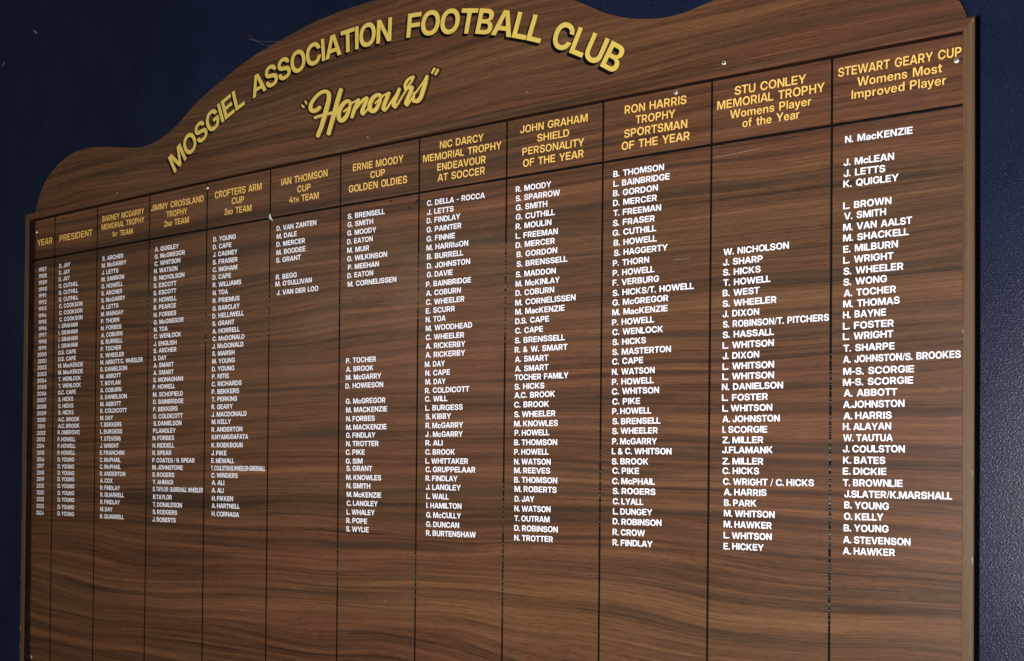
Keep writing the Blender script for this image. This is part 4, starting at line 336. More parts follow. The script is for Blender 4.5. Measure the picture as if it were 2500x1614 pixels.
DATA = {
"names":{"year":[["1987",491,21134,0,349],["1988",495,20969,0,358],["1989",499,20799,0,366],["1990",503,20626,0,366],["1991",506,20464,0,327],["1992",501,20295,0,357],["1993",501,20128,0,362],["1994",509,19953,0,357],["1995",513,19790,0,357],["1996",516,19621,0,366],["1997",529,19455,0,348],["1998",520,19284,0,362],["1999",515,19120,0,362],["2000",483,18957,0,405],["2001",500,18787,0,383],["2002",491,18625,0,405],["2003",486,18456,0,414],["2004",489,18291,0,414],["2005",493,18122,0,414],["2006",488,17959,0,414],["2007",492,17793,0,401],["2008",491,17623,0,418],["2009",495,17457,0,414],["2010",503,17290,0,379],["2011",525,17123,0,327],["2012",506,16956,0,375],["2013",501,16792,0,362],["2014",505,16626,0,336],["2015",509,16449,0,336],["2016",513,16280,0,327],["2017",516,16119,0,318],["2018",520,15943,0,323],["2019",520,15781,0,327],["2020",519,15610,0,327],["2021",523,15441,45,322],["2022",527,15270,45,327],["2023",522,15096,45,335],["2024",517,14920,45,336]],"pres":[["D. JAY",1410,21150,0,483],["D. JAY",1401,20979,0,487],["D. JAY",1396,20813,0,479],["G. CUTHILL",1400,20643,0,851],["G. CUTHILL",1403,20474,0,847],["G. CUTHILL",1407,20302,0,855],["C. COOKSON",1428,20134,0,1009],["C. COOKSON",1435,19964,0,1005],["C. COOKSON",1443,19795,0,1009],["I. GRAHAM",1422,19632,0,817],["I. GRAHAM",1425,19465,0,817],["I. GRAHAM",1429,19296,0,817],["I. GRAHAM",1428,19132,0,821],["D.S. CAPE",1423,18964,0,764],["D.S. CAPE",1423,18800,0,760],["M. MacKENZIE",1422,18633,0,1071],["M. MacKENZIE",1426,18464,0,1066],["T. WENLOCK",1434,18298,0,972],["T. WENLOCK",1437,18126,0,976],["D.C. CAPE",1437,17959,0,764],["S. HICKS",1440,17791,0,656],["S. HICKS",1444,17622,0,656],["S. HICKS",1448,17456,0,668],["A.C. BROOK",1447,17285,0,923],["A.C. BROOK",1446,17121,0,927],["R. OMEROVIC",1433,16960,0,968],["P. HOWELL",1437,16787,0,772],["P. HOWELL",1440,16623,0,772],["P. HOWELL",1440,16450,0,767],["D. YOUNG",1448,16282,0,718],["D. YOUNG",1452,16108,0,718],["D. YOUNG",1459,15945,0,718],["D. YOUNG",1454,15791,0,730],["D. YOUNG",1462,15618,0,726],["D. YOUNG",1470,15445,45,717],["D. YOUNG",1474,15277,45,721],["D. YOUNG",1474,15097,45,717],["D. YOUNG",1469,14929,45,721]],"first":[["S. ARCHER",3250,21159,0,849],["M. McGARRY",3233,20993,0,998],["J. LETTS",3237,20822,0,674],["M. SAMSON",3228,20655,0,911],["G. HOWELL",3228,20485,0,869],["S. ARCHER",3227,20315,0,842],["S. McGARRY",3231,20147,0,964],["A. LETTS",3230,19979,0,697],["M. MAINGAY",3226,19811,0,907],["P. THORN",3229,19639,0,735],["N. FORBES",3232,19471,0,823],["A. COBURN",3244,19300,0,857],["B. BURRELL",3239,19133,0,876],["P. TOCHER",3231,18966,0,823],["K. WHEELER",3226,18803,0,949],["M. ABBOTT/C. WHEELER",3222,18638,0,1686],["S. DANIELSON",3221,18468,0,1078],["M. ABBOTT",3224,18300,0,838],["T. BOYLAN",3240,18132,0,804],["A. COBURN",3231,17963,0,853],["S. DANIELSON",3235,17797,0,1070],["M. ABBOTT",3238,17627,0,838],["R. COLDICOTT",3241,17462,0,1073],["M. DAY",3245,17292,0,515],["T. BEKKERS",3248,17129,0,860],["L. BURGESS",3244,16962,0,891],["T. STEVENS",3255,16790,0,826],["J. WRIGHT",3250,16618,0,757],["E. FRANCHINI",3246,16451,0,982],["C. McPHAIL",3249,16279,0,837],["C. McPHAIL",3253,16112,0,841],["R. ANDERTON",3256,15945,0,1023],["A. COX",3267,15778,0,511],["R. FINDLAY",3275,15607,0,798],["R. QUARRELL",3286,15436,47,950],["R. FINDLAY",3286,15262,47,790],["M. DAY",3289,15088,47,495],["R. QUARRELL",3285,14916,47,958]],"second":[["A. QUIGLEY",5327,21177,0,884],["G. McGREGOR",5322,21012,0,1113],["C. WHITSON",5318,20845,0,956],["N. WATSON",5306,20674,0,867],["B. NICHOLSON",5302,20502,0,1128],["S. ESCOTT",5294,20335,0,846],["S. ESCOTT",5293,20163,0,846],["P. HOWELL",5311,19989,0,842],["B. PEARCE",5307,19824,0,828],["N. FORBES",5310,19652,0,838],["G. McGREGOR",5313,19480,0,1103],["N. TOA",5324,19312,0,512],["C. WENLOCK",5327,19151,0,1002],["J. ENGLISH",5322,18979,0,849],["S. ARCHER",5318,18815,0,849],["S. DAY",5321,18643,0,486],["A. SMART",5324,18478,0,751],["A. SMART",5320,18306,0,755],["S. MONAGHAN",5322,18139,0,1099],["P. HOWELL",5309,17975,0,827],["M. SCHOFIELD",5313,17799,0,1106],["D. BAINBRIDGE",5323,17629,0,1120],["P. BEKKERS",5327,17460,0,908],["D. COLDICOTT",5337,17293,0,1090],["S. DANIELSON",5348,17128,0,1035],["P.LANGLEY",5336,16959,0,841],["N. FORBES",5323,16792,0,797],["H. RIDDELL",5319,16619,0,812],["R. SPEAR",5322,16447,0,701],["P. COATES / R. SPEAR",5318,16276,0,1547],["M. JOHNSTONE",5321,16111,0,1127],["S. ROGERS",5324,15942,0,819],["Y. AHMADI",5342,15774,0,756],["B. TAYLOR / B.GRENALL WHEELER",5353,15610,0,1815],["B.TAYLOR",5364,15427,49,692],["T. DONALDSON",5359,15251,49,1071],["S. RODGERS",5355,15080,49,903],["J. ROBERTS",5351,14904,49,862]],"third":[["D. YOUNG",7434,21195,-115,770],["D. CAPE",7430,21026,-104,631],["J. CAGNEY",7433,20855,-93,829],["S. FRASER",7429,20686,-82,836],["C. INGHAM",7432,20515,-70,829],["D. CAPE",7428,20346,-59,628],["R. WILLIAMS",7437,20176,-48,963],["N. TOA",7440,20000,-37,521],["R. PRIEMUS",7443,19825,-25,907],["G. BARCLAY",7439,19654,-14,920],["D. HELLIWELL",7435,19485,-3,1067],["S. GRANT",7438,19314,0,750],["A. HORRELL",7441,19145,0,927],["C. McDONALD",7450,18978,0,1076],["J. McDONALD",7446,18810,0,1050],["S. MARSH",7445,18646,0,759],["M. YOUNG",7445,18477,0,769],["D. YOUNG",7441,18306,0,756],["P. NITIS",7444,18142,0,571],["C. RICHARDS",7437,17972,0,1011],["P. BEKKERS",7440,17803,0,928],["T. PERKINS",7443,17633,0,860],["R. GEARY",7439,17466,0,722],["J. MACDONALD",7442,17298,0,1178],["M. KELLY",7451,17134,0,654],["R. ANDERTON",7447,16965,0,1041],["R.NYAMUGAFATA",7457,16797,0,1223],["K. BOEKBOUR",7453,16617,0,1057],["J. PIKE",7449,16442,0,518],["E. NEWALL",7451,16274,0,779],["T. COULSTON/B.WHEELER-GREENALL",7444,16110,0,1802],["C. WINDERS",7460,15951,0,893],["A. ALI",7473,15787,0,428],["A. ALI",7476,15619,0,408],["H. FIKKEN",7486,15440,51,717],["A. HARTNELL",7482,15277,51,942],["H. CORNAGA",7485,15098,51,925]],"fourth":[["D. VAN ZANTEN",9531,21208,0,1215],["M. DALE",9533,21041,0,624],["D. MERCER",9528,20868,0,880],["M. BOODEE",9531,20697,0,893],["S. GRANT",9523,20531,0,764],["R. BEGG",9521,20174,0,652],["M. O'SULLIVAN",9509,20026,0,1119],["J. VAN DER LOO",9554,19839,0,1270]],"oldies":[["S. BRENSELL",11660,21221,-128,1032],["G. SMITH",11656,21054,-116,720],["G. MOODY",11652,20882,-104,810],["D. EATON",11651,20708,-91,717],["M. MUIR",11653,20533,-79,619],["G. WILKINSON",11655,20363,-67,1110],["P. MEEHAN",11680,20191,-54,863],["D. EATON",11666,20023,-42,720],["M. CORNELISSEN",11675,19846,-29,1343],["P. TOCHER",11651,18304,0,835],["A. BROOK",11653,18132,0,763],["M. McGARRY",11648,17965,0,988],["D. HOWIESON",11639,17794,0,1050],["G. McGREGOR",11654,17483,0,1096],["M. MACKENZIE",11663,17309,0,1140],["N. FORBES",11669,17132,0,800],["M. MACKENZIE",11668,16960,0,1122],["G. FINDLAY",11670,16799,0,817],["N. TROTTER",11672,16630,0,905],["C. PIKE",11667,16461,0,531],["G. SIM",11669,16280,0,472],["S. GRANT",11689,16134,0,720],["M. KNOWLES",11684,15955,0,973],["N. SMITH",11697,15787,0,664],["M. McKENZIE",11703,15611,0,955],["C. LANGLEY",11705,15435,57,863],["L. WHALEY",11704,15259,57,784],["R. POPE",11699,15087,57,585],["S. WYLIE",11694,14916,57,633]],"endeavour":[["C. DELLA – ROCCA",13805,21228,-136,1431],["J. LETTS",13807,21055,-123,671],["D. FINDLAY",13802,20890,-110,842],["G. PAINTER",13801,20717,-97,871],["G. FINNIE",13803,20544,-84,715],["M. HARRISON",13799,20372,-71,1044],["B. BURRELL",13816,20198,-58,912],["D. JOHNSTON",13818,20021,-44,1075],["G. DAVIE",13817,19853,-31,649],["P. BAINBRIDGE",13797,19671,-18,1122],["A. COBURN",13802,19498,-5,871],["C. WHEELER",13801,19326,0,959],["E. SCURR",13797,19161,0,730],["N. TOA",13798,18993,0,506],["M. WOODHEAD",13800,18826,0,1154],["C. WHEELER",13802,18653,0,959],["A. RICKERBY",13804,18483,0,988],["A. RICKERBY",13800,18316,0,988],["M. DAY",13783,18138,0,510],["N. CAPE",13799,17970,0,621],["M. DAY",13801,17801,0,514],["R. COLDICOTT",13793,17635,0,1107],["C. WILL",13795,17473,0,569],["L. BURGESS",13806,17302,0,937],["S. KIBBY",13814,17138,0,641],["R. McGARRY",13816,16967,0,939],["J . McGARRY",13815,16798,0,933],["R. ALI",13816,16635,0,437],["C. BROOK",13815,16461,0,741],["L. WHITTAKER",13820,16291,0,1058],["C. GRUPPELAAR",13825,16129,0,1232],["R. FINDLAY",13827,15961,0,801],["J. LANGLEY",13838,15793,0,872],["L. WALL",13849,15618,0,567],["I. HAMILTON",13851,15443,60,877],["G. McCULLY",13850,15263,60,871],["G. DUNCAN",13849,15086,60,827],["R. BURTENSHAW",13851,14918,60,1233]],"personality":[["R. MOODY",15960,21222,-143,795],["S. SPARROW",15961,21054,-130,989],["G. SMITH",15963,20886,-116,709],["G. CUTHILL",15964,20715,-102,879],["R. MOULIN",15963,20545,-89,803],["L. FREEMAN",15965,20370,-75,942],["D. MERCER",15966,20204,-61,876],["B. GORDON",15991,20031,-48,905],["S. BRENSSELL",15992,19856,-34,1130],["S. MADDON",15974,19670,-19,895],["M. McKINLAY",15970,19500,-5,985],["D. COBURN",15971,19334,0,865],["M. CORNELISSEN",15967,19160,0,1332],["M. MacKENZIE",15968,18994,0,1096],["D.S. CAPE",15970,18824,0,758],["C. CAPE",15971,18649,0,625],["S. BRENSSELL",15962,18476,0,1117],["R. & W. SMART",15963,18305,0,1171],["A. SMART",15970,18135,0,749],["A. SMART",15972,17964,0,749],["TOCHER FAMILY",15965,17806,0,1192],["S. HICKS",15966,17641,0,669],["A.C. BROOK",15962,17485,0,908],["C. BROOK",15958,17313,0,780],["S. WHEELER",15962,17141,0,919],["M. KNOWLES",15961,16971,0,976],["P. HOWELL",15974,16806,0,779],["B. THOMSON",15964,16632,0,960],["P. HOWELL",15966,16462,0,774],["N. WATSON",15967,16288,0,817],["M. REEVES",15969,16128,0,806],["B. THOMSON",15970,15959,0,962],["M. ROBERTS",15980,15792,0,939],["D. JAY",15985,15616,0,443],["N. WATSON",15981,15440,63,808],["T. OUTRAM",15982,15264,63,789],["D. ROBINSON",15981,15088,63,969],["N. TROTTER",15982,14914,63,863]],"sportsman":[["B. THOMSON",18071,21211,-151,1007],["L. BAINBRIDGE",18073,21043,-136,1114],["B. GORDON",18068,20878,-122,894],["D. MERCER",18069,20711,-108,873],["T. FREEMAN",18076,20540,-94,949],["S. FRASER",18069,20369,-79,833],["G. CUTHILL",18065,20199,-65,868],["B. HOWELL",18088,20027,-50,859],["S. HAGGERTY",18095,19855,-35,1062],["P. THORN",18074,19680,-20,724],["P. HOWELL",18073,19513,-6,830],["F. VERBURG",18071,19346,0,922],["S. HICKS/T. HOWELL",18072,19171,0,1586],["G. McGREGOR",18071,19007,0,1100],["M. MacKENZIE",18066,18840,0,1097],["P. HOWELL",18065,18670,0,838],["C. WENLOCK",18072,18501,0,1003],["S. HICKS",18076,18331,0,670],["S. MASTERTON",18074,18162,0,1156],["C. CAPE",18072,18000,0,620],["N. WATSON",18068,17823,0,850],["P. HOWELL",18070,17654,0,834],["C. WHITSON",18071,17489,0,935],["C. PIKE",18080,17318,0,558],["P. HOWELL",18079,17152,0,779],["S. BRENSELL",18085,16980,0,952],["S. WHEELER",18081,16816,0,903],["P. McGARRY",18082,16639,0,888],["L & C. WHITSON",18075,16471,0,1176],["S. BROOK",18077,16299,0,727],["C. PIKE",18089,16140,0,536],["C. McPHAIL",18087,15964,0,848],["S. ROGERS",18099,15796,0,848],["C. LYALL",18103,15622,0,609],["L. DUNGEY",18107,15448,67,780],["D. ROBINSON",18103,15278,67,963],["R. CROW",18102,15097,67,645],["R. FINDLAY",18103,14920,67,793]],"player":[["W. NICHOLSON",20196,19666,-21,1139],["J. SHARP",20188,19499,-5,699],["S. HICKS",20189,19336,0,664],["T. HOWELL",20195,19171,0,830],["B. WEST",20185,19003,0,651],["S. WHEELER",20186,18836,0,941],["J. DIXON",20186,18669,0,645],["S. ROBINSON/T. PITCHERS",20193,18501,0,1807],["S. HASSALL",20190,18335,0,899],["L. WHITSON",20187,18164,0,901],["J. DIXON",20190,17995,0,645],["L. WHITSON",20189,17825,0,903],["L. WHITSON",20186,17663,0,906],["N. DANIELSON",20179,17498,0,1067],["L. FOSTER",20181,17326,0,804],["L. WHITSON",20189,17154,0,874],["A. JOHNSTON",20192,16984,0,1000],["I. SCORGIE",20193,16814,0,786],["Z. MILLER",20194,16648,0,716],["J.FLAMANK",20189,16489,0,883],["Z. MILLER",20196,16311,0,716],["C. HICKS",20197,16157,0,645],["C. WRIGHT / C. HICKS",20207,15983,0,1558],["A. HARRIS",20222,15819,0,750],["B. PARK",20227,15648,0,570],["M. WHITSON",20226,15477,71,886],["M. HAWKER",20223,15303,71,838],["L. WHITSON",20224,15128,71,840],["E. HICKEY",20221,14954,71,707]],"improved":[["N. MacKENZIE",22246,21167,-167,1036],["J. McLEAN",22224,20820,-133,783],["J. LETTS",22225,20656,-117,649],["K. QUIGLEY",22221,20495,-102,855],["L. BROWN",22220,20167,-70,747],["V. SMITH",22234,20006,-55,653],["M. VAN AALST",22221,19838,-38,1058],["M. SHACKELL",22221,19676,-23,1010],["E. MILBURN",22224,19510,-7,846],["L. WRIGHT",22223,19344,0,780],["S. WHEELER",22228,19176,0,922],["S. WONG",22228,19012,0,677],["A. TOCHER",22234,18846,0,805],["M. THOMAS",22225,18681,0,872],["H. BAYNE",22223,18518,0,668],["L. FOSTER",22222,18350,0,786],["L. WRIGHT",22222,18193,0,781],["T. SHARPE",22232,18014,0,790],["A. JOHNSTON/S. BROOKES",22228,17847,0,1761],["M–S. SCORGIE",22229,17666,0,1086],["M–S. SCORGIE",22225,17503,0,1076],["A. ABBOTT",22239,17339,0,826],["A.JOHNSTON",22230,17166,0,943],["A. HARRIS",22236,16998,0,745],["H. ALAYAN",22227,16835,0,747],["W. TAUTUA",22232,16668,0,767],["J. COULSTON",22228,16501,0,953],["K. BATES",22233,16333,0,654],["E. DICKIE",22229,16168,0,674],["T. BROWNLIE",22230,15997,0,918],["J.SLATER/K.MARSHALL",22254,15828,0,1615],["B. YOUNG",22254,15659,0,690],["O. KELLY",22250,15490,76,610],["B. YOUNG",22246,15318,76,693],["A. STEVENSON",22238,15140,76,1030],["A. HAWKER",22234,14975,76,801]]},
"heads":{"year":[["YEAR",404,21806,17,682,182]],"pres":[["PRESIDENT",1411,21813,70,1422,187]],"first":[["BARNEY MCGARRY",3231,22111,30,1666,138],["MEMORIAL TROPHY",3206,21911,32,1704,134],["1{ST} TEAM",3649,21701,-45,811,129]],"second":[["JIMMY CROSSLAND",5159,22140,5,1931,141],["TROPHY",5745,21932,7,763,135],["2{ND} TEAM",5668,21722,5,902,136]],"third":[["CROFTERS ARM",7477,22155,5,1563,150],["CUP",8054,21957,-119,413,140],["3{RD} TEAM",7807,21744,-86,905,137]],"fourth":[["IAN THOMSON",9665,22158,87,1400,144],["CUP",10160,21953,-36,406,136],["4{TH} TEAM",9914,21754,-64,896,134]],"oldies":[["ERNIE MOODY",11795,22171,-84,1383,143],["CUP",12286,21963,120,405,137],["GOLDEN OLDIES",11684,21753,-42,1600,143]],"endeavour":[["NIC DARCY",14121,22285,-142,1072,138],["MEMORIAL TROPHY",13696,22079,-86,1925,136],["ENDEAVOUR",14060,21867,-99,1188,138],["AT SOCCER",14074,21663,-109,1156,138]],"personality":[["JOHN GRAHAM",16052,22275,-107,1479,134],["SHIELD",16436,22070,-200,703,130],["PERSONALITY",16104,21867,-176,1357,134],["OF THE YEAR",16120,21657,-93,1328,134]],"sportsman":[["RON HARRIS",18295,22258,-200,1205,139],["TROPHY",18515,22054,-200,771,135],["SPORTSMAN",18289,21852,-152,1228,137],["OF THE YEAR",18236,21646,-129,1325,139]],"player":[["STU CONLEY",20383,22219,-200,1226,136],["MEMORIAL TROPHY",20069,22030,-122,1845,137],["Womens Player",20302,21850,-112,1395,133],["of the Year",20523,21676,-114,978,132]],"improved":[["STEWART GEARY CUP",22132,22188,-200,1856,134],["Womens Most",22434,21993,-200,1277,133],["Improved Player",22347,21814,-200,1423,131]]},
"title":[["M",6256,23054,5663,484],["O",6694,23315,5119,484],["S",7078,23519,4653,484],["G",7468,23704,4194,484],["I",7744,23822,3879,484],["E",7980,23915,3617,484],["L",8325,24038,3247,484],["A",8955,24228,2609,481],["S",9369,24330,2218,481],["S",9761,24411,1865,481],["O",10187,24483,1501,481],["C",10641,24543,1130,481],["I",10927,24572,904,481],["A",11215,24595,682,481],["T",11631,24617,367,481],["I",11885,24624,177,481],["O",12180,24626,-44,481],["N",12630,24616,-381,481],["F",13412,24563,-982,511],["O",13834,24514,-1321,511],["O",14321,24440,-1731,511],["T",14761,24354,-2123,511],["B",15168,24258,-2505,511],["A",15595,24139,-2927,511],["L",16001,24007,-3351,511],["L",16331,23886,-3711,511],["C",16909,23639,-4373,479],["L",17266,23462,-4799,479],["U",17587,23287,-5193,479],["B",17942,23074,-5636,479]],
"ped":[[252,22656],[299,22790],[387,22978],[558,23255],[764,23486],[1039,23666],[1346,23819],[1718,23941],[2119,24018],[2515,24029],[2906,23998],[3418,23921],[3920,23828],[4352,23752],[4715,23709],[5072,23718],[5423,23784],[5768,23886],[6108,24036],[6442,24230],[6825,24447],[7311,24641],[7787,24807],[8305,24991],[8812,25130],[9308,25227],[9794,25317],[10269,25400],[10734,25458],[11189,25495]],
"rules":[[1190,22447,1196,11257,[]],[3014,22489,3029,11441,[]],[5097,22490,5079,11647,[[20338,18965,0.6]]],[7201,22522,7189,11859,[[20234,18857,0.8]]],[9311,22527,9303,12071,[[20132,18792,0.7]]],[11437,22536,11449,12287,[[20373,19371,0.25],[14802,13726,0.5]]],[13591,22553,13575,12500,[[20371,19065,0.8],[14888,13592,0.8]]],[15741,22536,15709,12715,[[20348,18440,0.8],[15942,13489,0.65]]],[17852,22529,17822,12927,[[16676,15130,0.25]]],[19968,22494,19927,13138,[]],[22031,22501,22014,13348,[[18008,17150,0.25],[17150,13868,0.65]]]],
"head":[[214,21453],[3021,21452],[5090,21479],[7191,21493],[9289,21499],[11436,21500],[13586,21511],[15736,21508],[17853,21502],[19959,21492],[22029,21469],[23995,21445]],
"top":[[282,22454],[1445,22458],[3277,22485],[5310,22500],[7326,22546],[9515,22529],[11613,22545],[13489,22575],[15865,22537],[17962,22541],[20069,22527],[22102,22490],[24058,22440]],
"scr":{"a":[3806,22740],"b":[7201,22430],"c":[351,22173],"d":[12184,22789],"e":[19295,22453],"f":[20185,22773],"g":[23917,22100],"h":[351,11277]},
"misc":{"tape":[9325,21525],"h1":[12840,21444],"h2":[13343,21255],"h3":[13545,21366],"web0":[8616,25526],"web1":[8993,25317],"web2":[9646,25248],"wm":[90,27413],"wm2":[-1407,26865],"bl":[194,11178]},
